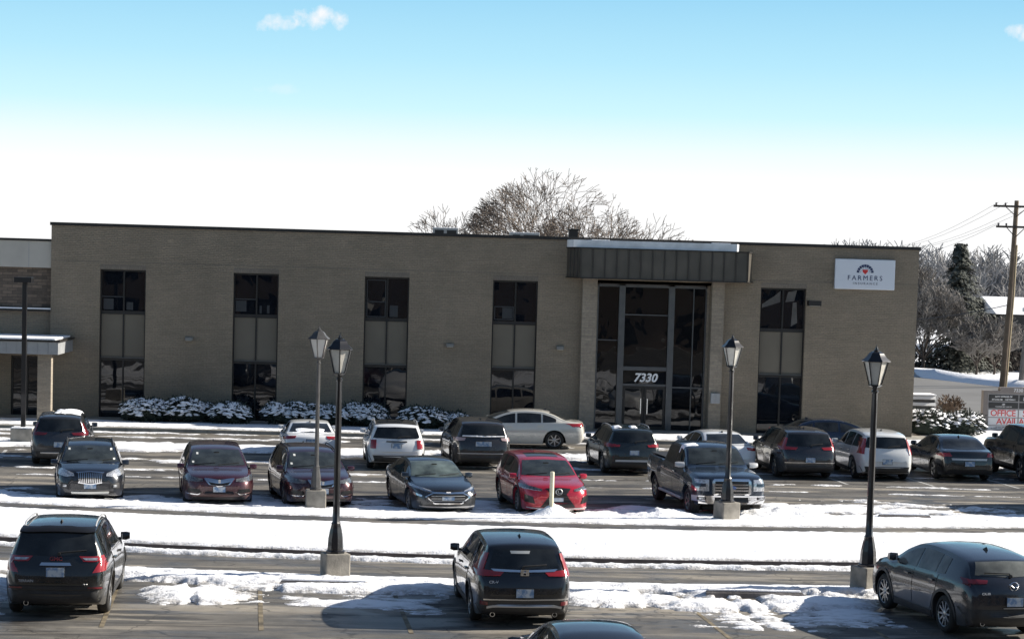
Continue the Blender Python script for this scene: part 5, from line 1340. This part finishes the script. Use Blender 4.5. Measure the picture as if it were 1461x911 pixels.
# parking light at the left
o = thing('area_light', 'tall square pole with a flat box light at the far left before the annex', 'light pole', (-12.95, 71.3, 0))
b = MB(); b.prism([(-.37, -.34), (.37, -.34), (.37, .34), (-.37, .34)], 0, .52); b.build('concrete_base', M_CONC, o, bevel=.02)
b = MB(); b.box(-.36, .36, -.33, .33, .522, .56); b.build('snow_cap', M_SNOWP, o, bevel=.02)
b = MB(); b.box(-.075, .075, -.075, .075, .52, 5.40); b.build('pole', M_IRON, o, bevel=.008)
b = MB(); b.box(-.32, .26, -.26, .26, 5.40, 5.58); b.build('lamp_head', M_IRON, o, bevel=.01)
# marker post
o = thing('marker_post', 'thin pale yellow marker post stuck in a snow heap before the red crossover', 'post', (3.66, 52.8, .10))
b = MB(); b.lathe([(.055, 0), (.055, 1.13), (.048, 1.16), (.0, 1.17)], 10); b.build('post', mat('cream_paint', (.62, .58, .42), .6, noise=(4, .12)), o, smooth=40)

# ------------------------------------------------------------------ shrubs
M_LEAFD = mat('yew_needles', (.020, .030, .022), .8, noise=(3, .4))
M_LEAFB = mat('dry_leaves', (.11, .078, .056), .85, noise=(3, .3))
M_TWIG = mat('shrub_twig', (.06, .045, .035), .9)
def shrub(X, Y, rx, ry, h, label, n=1500, leaf=M_LEAFD, snowy=1.0, group=None, z=.12, seed=1, name='shrub'):
    rg = random.Random(seed); o = thing(name, label, 'shrub', (X, Y, z), 0, group)
    nb = 7; blobs = [(rg.uniform(-.55, .55) * rx, rg.uniform(-.4, .4) * ry, rg.uniform(.40, .62) * h, rg.uniform(.42, .6)) for _ in range(nb)]
    def surf(d, s=1.0):
        # outermost point of the lumpy crown along direction d from the middle
        best = 0
        for bx, by, bz, br in blobs:
            for t in (.3, .5, .65, .8, .9, 1.0, 1.12):
                p = (d[0] * t * rx, d[1] * t * ry, h * .45 + d[2] * t * h * .6)
                q = ((p[0] - bx) / (rx * br)) ** 2 + ((p[1] - by) / (ry * (br + .2))) ** 2 + ((p[2] - bz) / (h * br)) ** 2
                if q < 1 and t > best: best = t
        t = max(best, .55) * s
        return (d[0] * t * rx, d[1] * t * ry, max(.02, h * .45 + d[2] * t * h * .6))
    lf, sn = MB(), MB()
    def rdir():
        a = rg.uniform(0, 2 * math.pi); zz = rg.uniform(-.75, 1); r_ = math.sqrt(1 - zz * zz); return (r_ * math.cos(a), r_ * math.sin(a), zz)
    for i in range(n):
        d = rdir(); p = Vector(surf(d, rg.uniform(.6, 1.06))); q = Vector(d) * .10 + Vector((rg.uniform(-.06, .06), rg.uniform(-.06, .06), rg.uniform(-.03, .06)))
        s = Vector((rg.uniform(-1, 1), rg.uniform(-1, 1), rg.uniform(-1, 1))).normalized() * .035
        lf.add([p - s, p + s, p + q + s * .3, p + q - s * .5], [(0, 1, 2, 3)])
    for i in range(int(n * .24 * snowy)):
        d = rdir()
        if d[2] < -.12 or rg.random() > .35 + d[2]: continue
        p = Vector(surf(d, rg.uniform(.93, 1.04))); w = rg.uniform(.035, .12); k = 6; a0 = rg.uniform(0, 6)
        tl = Vector((d[0], d[1], 0)) * .5
        vs = [p + Vector((0, 0, w * .35))]
        for j in range(k):
            a = a0 + 2 * math.pi * j / k; rr = w * rg.uniform(.6, 1.25); v = Vector((rr * math.cos(a) * 1.3, rr * math.sin(a), 0)); v.z = -v.dot(tl) * .8 - .01; vs.append(p + v)
        sn.add(vs, [(0, 1 + j, 1 + (j + 1) % k) for j in range(k)] + [tuple(range(k, 0, -1))])
    st = MB()
    for i in range(9):
        a = rg.uniform(0, 6.28); st.tube([(0, 0, 0), (.3 * rx * math.cos(a), .3 * ry * math.sin(a), h * .4), (.6 * rx * math.cos(a), .6 * ry * math.sin(a), h * .7)], [.03, .02, .01], 4)
    lf.build('foliage', leaf, o, fix=False); st.build('stem', M_TWIG, o, fix=False)
    core = MB(); core.lathe([(.25, .05), (.62, .2), (.66, .45), (.45, .68), (.0, .78)], 12, close=False); co = core.build('inner_foliage', M_LEAFD if leaf is M_LEAFD else leaf, o, smooth=60); co.scale = (rx, ry, h)
    if len(sn.v): sn.build('snow_clump', M_SNOWP, o, fix=False)
    return o
SG = 'snow-dusted shrubs along the brick wall'
LB = ['snowy shrub left of the second window slot, first of its clump', 'snowy shrub in the middle of the leftmost clump', 'snowy shrub touching the second window slot on its left',
      'snowy shrub just right of the second window slot', 'snowy shrub behind the white sedan and the left lanterns', 'snowy shrub just left of the third window slot',
      'dark shrub with little snow just right of the third window slot', 'low dark shrub between the white hatchback and the dirty grey crossover']
for i, (x, rx, h, sn) in enumerate([(-10.0, 1.0, 1.16, 1), (-8.35, 1.15, 1.3, 1), (-6.9, .85, 1.1, 1), (-4.65, .95, 1.24, 1), (-3.2, 1.15, 1.12, 1), (-1.7, .95, 1.26, 1), (.55, .95, 1.1, .7), (1.6, .75, .85, .7)]):
    shrub(x, 80.45 + .2 * (i % 2), rx, .95, h * .68, LB[i], 1900, snowy=sn * 1.7, group=SG, seed=20 + i)
shrub(20.9, 84.3, 1.0, .9, 1.05, 'dark clipped hedge shrub with snow at the right corner of the building', 1500, snowy=.8, z=0, seed=40)
shrub(22.4, 84.8, 1.25, .9, .95, 'dark hedge shrub with snow right of the building, behind the black sedan', 1700, snowy=.9, z=0, seed=41)
shrub(24.4, 93.5, .68, .55, .95, 'small round brown leafy shrub standing in the snow near the street', 900, leaf=M_LEAFB, snowy=.0, z=.15, seed=42)

# condenser with louvres beside the building
o = thing('louvred_box', 'white louvred equipment box in the snow just right of the building corner', 'equipment box', (21.5, 87, 0))
b = MB(); b.box(-.5, .5, 0, .9, 0, 1.5); b.build('casing', mat('dark_casing', (.05, .05, .05), .6), o)
for z in (.55, .82, 1.09, 1.36):
    b = MB(); b.add([(-.52, -.12, z), (.52, -.12, z), (.52, -.02, z + .12), (-.52, -.02, z + .12), (-.52, -.003, z - .02), (.52, -.003, z - .02)], [(0, 1, 2, 3), (0, 4, 5, 1), (3, 2, 5, 4)]); b.build('louvre', M_WHITEP, o)
b = MB(); b.box(-.54, .54, -.1, .94, 1.502, 1.56); b.build('snow_cap', M_SNOWP, o, bevel=.02)

# ------------------------------------------------------------------ office suites sign
o = thing('monument_sign', 'grey tenant board headed 7330 with red office suites lettering at the right edge', 'sign', (25.35, 86.3, 0), R(2))
M_FR = mat('sign_frame', (.17, .15, .14), .6, noise=(2, .1)); M_FR2 = mat('sign_grey', (.26, .25, .25), .6)
for xa in (-1.55, 1.36):
    b = MB(); b.box(xa, xa + .19, -.15, .15, 0, 1.83); b.build('frame_post', M_FR, o)
b = MB(); b.prism([(-.85, -.15), (1.55, -.15), (1.55, .15), (-.85, .15)], 1.83, 1.98); b.box(-1.36, 1.36, -.15, .15, 1.72, 1.829); b.build('header', M_FR, o)
b = MB(); b.box(-1.36, 1.36, -.10, .12, .18, 1.72); bd = b.build('board', M_FR2, o)
text_mesh('7330', .20, mat('sign_digits', (.60, .60, .60), .5), Matrix.Translation((.0 - .08, -.155, 1.86)) @ FACE, o, 'house_number', .004, .02)
WP, DP = mat('white_panel', (.62, .63, .64), .5), mat('black_panel', (.02, .02, .02), .5)
rows = [(1.66, 1.40, 0), (1.34, 1.10, 1), (1.04, .74, 2), (.70, .40, 2), (.37, .22, 2)]
for ri, (za, zb, k) in enumerate(rows):
    for ci, (xa, xb) in enumerate(((-1.30, -.06), (.0, 1.30))):
        p = MB(); p.box(xa, xb, -.125, -.101, zb, za); pn = p.build('sign_panel', WP if k == 2 else DP, o)
        cx = (xa + xb) / 2; cz = (za + zb) / 2; F = lambda dx, dz: Matrix.Translation((cx + dx, -.126, cz + dz)) @ FACE
        if ri == 0:
            if ci == 0: text_mesh('LAW OFFICES OF', .095, M_WHITEL, F(0, .055), pn, 'lettering', .002, .01)
            q = MB()
            for u in ((-.5, -.05), (.05, .5)): q.box(cx + u[0], cx + u[1], -.129, -.1255, cz - .10, cz - .03 + (.08 if ci else 0))
            q.build('lettering', mat('worn_lettering', (.3, .3, .3), .6, noise=(14, .8)), pn)
        elif ri == 1:
            q = MB(); q.box(cx - .07, cx + .07, -.129, -.1255, cz + .01, cz + .08); q.box(cx - .35, cx + .35, -.129, -.1255, cz - .07, cz - .03); q.build('lettering', mat('worn_lettering'), pn)
        elif ri == 2: text_mesh(('OFFICE', 'SUITES')[ci], .36, M_RED, F(0, 0), pn, 'lettering', .002, .012, space=.92)
        elif ri == 3: text_mesh(('AVAIL', 'ABLE')[ci], .36, M_RED, F((.18, -.28)[ci], 0), pn, 'lettering', .002, .012, space=.92)
        else:
            q = MB(); q.box(cx - .38, cx + .38, -.129, -.1255, cz + .015, cz + .045); q.box(cx - .5, cx + .5, -.129, -.1255, cz - .045, cz - .015); q.build('lettering', mat('worn_lettering'), pn)

# ------------------------------------------------------------------ bare trees
M_BARK = mat('bark', (.060, .048, .040), .95, noise=(3, .3))
M_TWIGC = mat('sunlit_twigs', (.17, .14, .118), .95, noise=(1.3, .55))
M_FROSTT = mat('frosted_twigs', (.20, .185, .17), .95, noise=(.4, .25))
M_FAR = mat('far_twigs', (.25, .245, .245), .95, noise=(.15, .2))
def bare_tree_mb(H, spread, seed, depth=5, n_main=5, trunk=.28, fork=.25, twig=.010, kids=(3, 4), droop=.0, r0=None):
    rg = random.Random(seed); tr, cr = MB(), MB()
    r0 = r0 or H * .017
    Rr = H * .46 * spread; zc = H * .52; hz_ = H * .50
    def outside(q): return (q.x * q.x + q.y * q.y) / (Rr * Rr) + ((q.z - zc) / hz_) ** 2 > rg.uniform(.88, 1.08)
    def grow(p, d, L, r, k):
        n = 4 if k > 0 else 3; pts = [p]; rad = [r]
        dd = d.copy(); cur = p.copy()
        for i in range(n):
            jit = .16 + .05 * (depth - k)
            dd = (dd + Vector((rg.uniform(-jit, jit), rg.uniform(-jit, jit), rg.uniform(-jit * .6, jit * .8) + .05 - droop))).normalized()
            cur = cur + dd * (L / n)
            if i and cur.z > H * .3 and outside(cur): break
            pts.append(cur.copy()); rad.append(max(twig, r * (1 - .62 * (i + 1) / n)))
        n = len(pts) - 1; rad = rad[:n + 1]
        (tr if k >= depth - 1 else cr).tube(pts, rad, 6 if k >= depth - 1 else (4 if k > 1 else 3))
        if k == 0: return
        m = rg.randint(*kids) + (1 if k == 1 else 0)
        for j in range(m):
            f = rg.uniform(.3, 1.0) if j else 1.0
            i = min(n, max(1, int(round(f * n)))); q = pts[i]; base = (pts[i] - pts[i - 1]).normalized()
            a = rg.uniform(0, 2 * math.pi); perp = Vector((math.cos(a), math.sin(a), rg.uniform(-.2, .5)))
            nd = (base + perp * rg.uniform(.45, .95)).normalized()
            nd.x *= spread; nd.y *= spread; nd.normalize()
            grow(q, nd, L * rg.uniform(.55, .80), max(twig, rad[i] * rg.uniform(.6, .85)), k - 1)
    h0 = H * fork
    tr.tube([(0, 0, -.2), (.05, .02, h0 * .5), (0, 0, h0)], [r0 * 1.25, r0, r0 * .9], 9)
    for j in range(n_main):
        a = 2 * math.pi * (j + rg.uniform(-.3, .3)) / n_main; t = rg.uniform(.35, .9) * spread
        grow(Vector((0, 0, h0 * rg.uniform(.8, 1))), Vector((math.cos(a) * t, math.sin(a) * t, 1)).normalized(), H * .36, r0 * .62, depth - 1)
    return tr, cr
def fork_tree_mb(H, spread, seed, n_main=4, depth=8, fork=.25, r0=.3, twig=.012, aspect=1.0):
    """open vase-shaped crown: every limb forks in two or three, bending outwards, inside a domed envelope"""
    rg = random.Random(seed); tr, cr, tw = MB(), MB(), MB()
    Rr = H * .5 * spread; zc = H * .42; hz_ = H * .60
    def grow(p, d, L, r, k):
        n = 3; pts = [p]; rad = [r]; dd = d.copy(); cur = p.copy(); dead = False
        for i in range(n):
            out = Vector((cur.x, cur.y, 0)); out = out.normalized() * .06 if out.length > .1 else out
            dd = (dd + out + Vector((rg.uniform(-.17, .17), rg.uniform(-.17, .17), rg.uniform(-.10, .14)))).normalized()
            cur = cur + dd * (L / n)
            if cur.z > H * .32 and (cur.x ** 2 + cur.y ** 2) / Rr ** 2 + ((cur.z - zc) / hz_) ** 2 > rg.uniform(.9, 1.06): dead = True
            pts.append(cur.copy()); rad.append(max(twig, r * (1 - .26 * (i + 1) / n)))
            if dead: break
        (tr if k >= depth - 3 else cr).tube(pts, rad, 6 if k >= depth - 3 else (4 if k > 3 else 3))
        if k == 0 or dead: return
        m = 3 if rg.random() < (.40 if k > 2 else .7) else 2
        a0 = rg.uniform(0, 6.28)
        for j in range(m):
            a = a0 + 6.28 * j / m + rg.uniform(-.5, .5)
            u = dd.cross(Vector((0, 0, 1))); u = u.normalized() if u.length > .05 else Vector((1, 0, 0)); v = dd.cross(u).normalized()
            w = rg.uniform(.28, .60) * (1.25 if k < 3 else 1)
            nd = (dd + (u * math.cos(a) + v * math.sin(a)) * w).normalized(); nd = Vector((nd.x * 1.08, nd.y * 1.08, nd.z + .02)).normalized()
            grow(cur, nd, L * rg.uniform(.74, .92), max(twig, rad[-1] * rg.uniform(.66, .84)), k - 1)
    h0 = H * fork; tr.tube([(0, 0, -.2), (.04, .0, h0 * .5), (0, 0, h0)], [r0 * 1.3, r0, r0 * .95], 10)
    for j in range(n_main):
        a = 2 * math.pi * (j + rg.uniform(-.25, .25)) / n_main; t = rg.uniform(.35, .75) * spread
        grow(Vector((0, 0, h0 * rg.uniform(.85, 1))), Vector((math.cos(a) * t, math.sin(a) * t, 1)).normalized(), H * .17, r0 * .62, depth)
    return tr, cr
def bare_tree(X, Y, z, H, spread, seed, label, m2, group=None, w=1.0, gen=None, **kw):
    o = thing('bare_tree', label, 'tree', (X, Y, z), 0, group)
    tr, cr = (gen or bare_tree_mb)(H, spread, seed, **kw)
    top = max(v[2] for v in cr.v); s = H / top
    a = tr.build('trunk', M_BARK, o, smooth=180, fix=False); b = cr.build('crown', m2, o, fix=False)
    o.scale = (s * w, s * w, s)
    return o
TG = 'bare trees behind the office building'
bare_tree(7.5, 112, 0, 11.7, 1.0, 5, 'tall wide bare tree rising behind the entrance, highest of its group', M_TWIGC, TG, gen=fork_tree_mb, n_main=7, depth=8, r0=.36)
bare_tree(10.3, 110, 0, 10.3, 1.05, 9, 'broad bare tree right of the tallest one, above the white canopy fascia', M_TWIGC, TG, gen=fork_tree_mb, n_main=6, depth=8, r0=.30)
bare_tree(4.9, 114, 0, 10.1, .8, 13, 'lower bare tree between the two rooftop units', M_TWIGC, TG, gen=fork_tree_mb, n_main=4, depth=8, r0=.24)
bare_tree(2.1, 112, 0, 9.6, .72, 21, 'thin bare tree at the left end of the group, above the left rooftop unit', M_TWIGC, TG, gen=fork_tree_mb, n_main=4, depth=7, r0=.2)
# frosted trees across the street
FG = 'frosted trees across the street'
for i, (x, y, h, sp, lb) in enumerate([(35.2, 143, 6.6, .9, 'frosted many-branched tree beside the right corner of the building'), (38.4, 141, 4.3, 1.2, 'low spreading frosted tree in front of the dark spruce'), (39.9, 142, 4.2, 1.1, 'frosted tree between the spruce and the utility pole'),
                                   (34.2, 150, 8.6, .9, 'taller frosted tree showing over the right corner of the building')]):
    bare_tree(x, y, 0, h, sp, 60 + i, lb, M_FROSTT, FG, w=1.1, depth=5, n_main=8, kids=(4, 6), fork=.14, twig=.016)
# spruce
def spruce(X, Y, H, Rb, label, seed, m):
    rg = random.Random(seed); o = thing('spruce_tree', label, 'tree', (X, Y, 0)); t = MB(); t.tube([(0, 0, -.2), (0, 0, H * .96)], [H * .02, .03], 8); t.build('trunk', M_BARK, o)
    b = MB(); lv = 46
    for i in range(lv):
        f = i / lv; z = H * (.05 + .94 * f); rr = Rb * (1 - f) ** .85 * rg.uniform(.75, 1.12) + .12
        for k in range(int(20 - 9 * f)):
            a = rg.uniform(0, 6.28); L = rr * rg.uniform(.7, 1.1); c, s = math.cos(a), math.sin(a)
            n = 6
            for j in range(n):
                u = (j + .5) / n; px, py, pz = c * L * u, s * L * u, z - L * .28 * u + rg.uniform(-.08, .08)
                w = .34 * (1.2 - u) + .08
                for q in range(3):
                    ax, ay = -s * rg.uniform(-w, w), c * rg.uniform(-w, w); dx, dy, dz = c * .22 + rg.uniform(-.08, .08), s * .22 + rg.uniform(-.08, .08), -rg.uniform(.05, .26)
                    p0 = Vector((px + ax, py + ay, pz)); e = Vector((-s, c, 0)) * rg.uniform(.05, .11)
                    b.add([p0 - e, p0 + e, p0 + Vector((dx, dy, dz))], [(0, 1, 2)])
    b.build('crown', m, o, fix=False)
M_SPR = mat('spruce_needles', (.080, .086, .074), .9, noise=(.8, .35))
spruce(38.3, 146, 9.1, 4.8, 'tall dark spruce standing among the frosted trees across the street', 3, M_SPR)
spruce(41.2, 152, 5.2, 2.2, 'smaller dark conifer beside the house across the street', 4, M_SPR)
# house far across the street
hs_ = thing('house', 'low dark house with a snowy roof among trees behind the utility pole', 'house', (45.6, 149, 0))
b = MB(); b.box(-3.4, 6, 0, 7, 0, 4.0); b.build('wall', mat('dark_siding', (.035, .036, .036), .8), hs_)
b = MB(); b.add([(-3.9, -.6, 4.0), (6.5, -.6, 4.0), (6.5, 7.6, 4.0), (-3.9, 7.6, 4.0), (-3.9, 3.5, 5.2), (6.5, 3.5, 5.2)], [(0, 1, 5, 4), (3, 4, 5, 2), (0, 4, 3), (1, 2, 5), (0, 3, 2, 1)]); b.build('roof', M_SNOWP, hs_)
for x in (-2.4, .4, 3.2):
    b = MB(); b.box(x, x + 1.2, -.04, -.002, 1.0, 2.2); b.build('window', M_WGLASS, hs_)
# fence-like low dark hedge under the trees
b = MB(); rg = random.Random(5)
for i in range(5200):
    x = rg.uniform(34, 62); p = Vector((x, 147 + rg.uniform(-1, 1), rg.uniform(0, 1.25) ** 1.2)); s = Vector((rg.uniform(-.16, .16), rg.uniform(-.1, .1), rg.uniform(-.1, .1))); q = Vector((rg.uniform(-.1, .1), 0, .22))
    b.add([p - s, p + s, p + q], [(0, 1, 2)])
tag(b.build('undergrowth', mat('undergrowth_brown', (.075, .062, .052), .95), fix=False), 'dark low undergrowth along the snow bank across the street', 'undergrowth', kind='stuff')
# the far wood: many bare crowns merging into one mass
far = MB(); rg = random.Random(77); tpl = [bare_tree_mb(9, 1.0, 100 + k, depth=4, n_main=7, kids=(4, 5), fork=.2, twig=.028) for k in range(4)]
arr = [(np.array(t.v + c.v), [f for f in t.f] + [[i + len(t.v) for i in f] for f in c.f]) for t, c in tpl]
for i in range(46):
    V, F = arr[i % 4]; a = rg.uniform(0, 6.28); s = rg.uniform(.78, 1.12)
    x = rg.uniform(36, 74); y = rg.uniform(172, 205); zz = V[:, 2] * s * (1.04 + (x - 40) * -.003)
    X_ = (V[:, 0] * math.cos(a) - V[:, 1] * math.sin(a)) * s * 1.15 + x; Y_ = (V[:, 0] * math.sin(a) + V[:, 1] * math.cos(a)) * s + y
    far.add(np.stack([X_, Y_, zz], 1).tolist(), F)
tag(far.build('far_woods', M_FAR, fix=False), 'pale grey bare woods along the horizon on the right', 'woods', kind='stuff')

# ------------------------------------------------------------------ utility poles and wires
M_WOODP = mat('pole_wood', (.155, .115, .080), .9, noise=(1.5, .3)); M_WOODG = mat('grey_pole_wood', (.22, .20, .18), .9, noise=(1.5, .2))
o = thing('utility_pole', 'tall brown wooden utility pole with two crossarms at the right edge', 'utility pole', (35.35, 123, 0), R(-4))
b = MB(); b.tube([(-.25, 0, -.3), (.0, 0, 5.5), (.12, 0, 11.1)], [.20, .17, .13], 12); b.build('pole', M_WOODP, o, smooth=60)
for z, xa, xb in ((10.75, -1.35, 1.35), (9.55, -1.15, 1.15)):
    b = MB(); b.box(xa + .1, xb + .1, -.20, -.08, z - .06, z + .06); b.tube([(xa * .5 + .1, -.15, z), (.1, -.15, z - .6)], .025, 4); b.tube([(xb * .5 + .1, -.15, z), (.1, -.15, z - .6)], .025, 4); ca = b.build('crossarm', M_BARK, o)
    for f in (-1, -.55, .55, 1):
        b = MB(); b.lathe([(.03, 0), (.07, .03), (.04, .06), (.07, .10), (.03, .15)], 8, c=(.1 + 1.2 * f * (1 if z > 10 else .85), -.14, z + .06)); b.build('insulator', mat('porcelain', (.12, .10, .10), .3), ca)
b = MB(); b.tube([(-.02, -.06, .1), (.19, -.06, 5.5), (.24, -.06, 8.5)], .05, 6); b.build('sunlit_edge', mat('sunlit_edge_pale', (.42, .33, .20), .6), o)  # pale tube added to paint the sunlit right edge of the pole
o = thing('utility_pole', 'shorter grey utility pole just right of the tall brown one', 'utility pole', (36.9, 125, 0))
b = MB(); b.tube([(-.1, 0, -.3), (.35, 0, 6.9)], [.21, .15], 12); b.build('pole', M_WOODG, o, smooth=60); b = MB(); b.box(-.25, .35, -.45, -.15, 4.55, 4.8); b.build('junction_box', M_WHITEP, o)
M_WIRE = mat('wire', (.10, .10, .10), .6)
def wire(p, q, sag, label, r=.011):
    p, q = Vector(p), Vector(q); pts = [p.lerp(q, t) - Vector((0, 0, sag * 4 * t * (1 - t))) for t in np.linspace(0, 1, 14)]
    c = pts[0].copy(); b = MB(); b.tube([v - c for v in pts], r, 4); w = b.build('power_line', M_WIRE, None, smooth=60); w.location = c; tag(w, label, 'wire', 'overhead wires')
WR = 'overhead wires'
for i, (dx, lb) in enumerate(((-1.1, 'leftmost wire of the top crossarm running back over the trees'), (-.55, 'second wire of the top crossarm running back over the trees'), (.75, 'wire of the top crossarm just right of its pole'), (1.3, 'rightmost wire leaving the top crossarm'))):
    wire((35.45 + dx, 122.85, 10.97), (64 + dx, 300, 11.5), 1.8, lb)
wire((34.5, 122.85, 9.75), (63, 300, 10.4), 1.8, 'wire running back from the lower crossarm')
wire((35.4, 123, 5.0), (27, 128, 3.6), .3, 'low cable crossing in front of the frosted trees towards the building', .025)
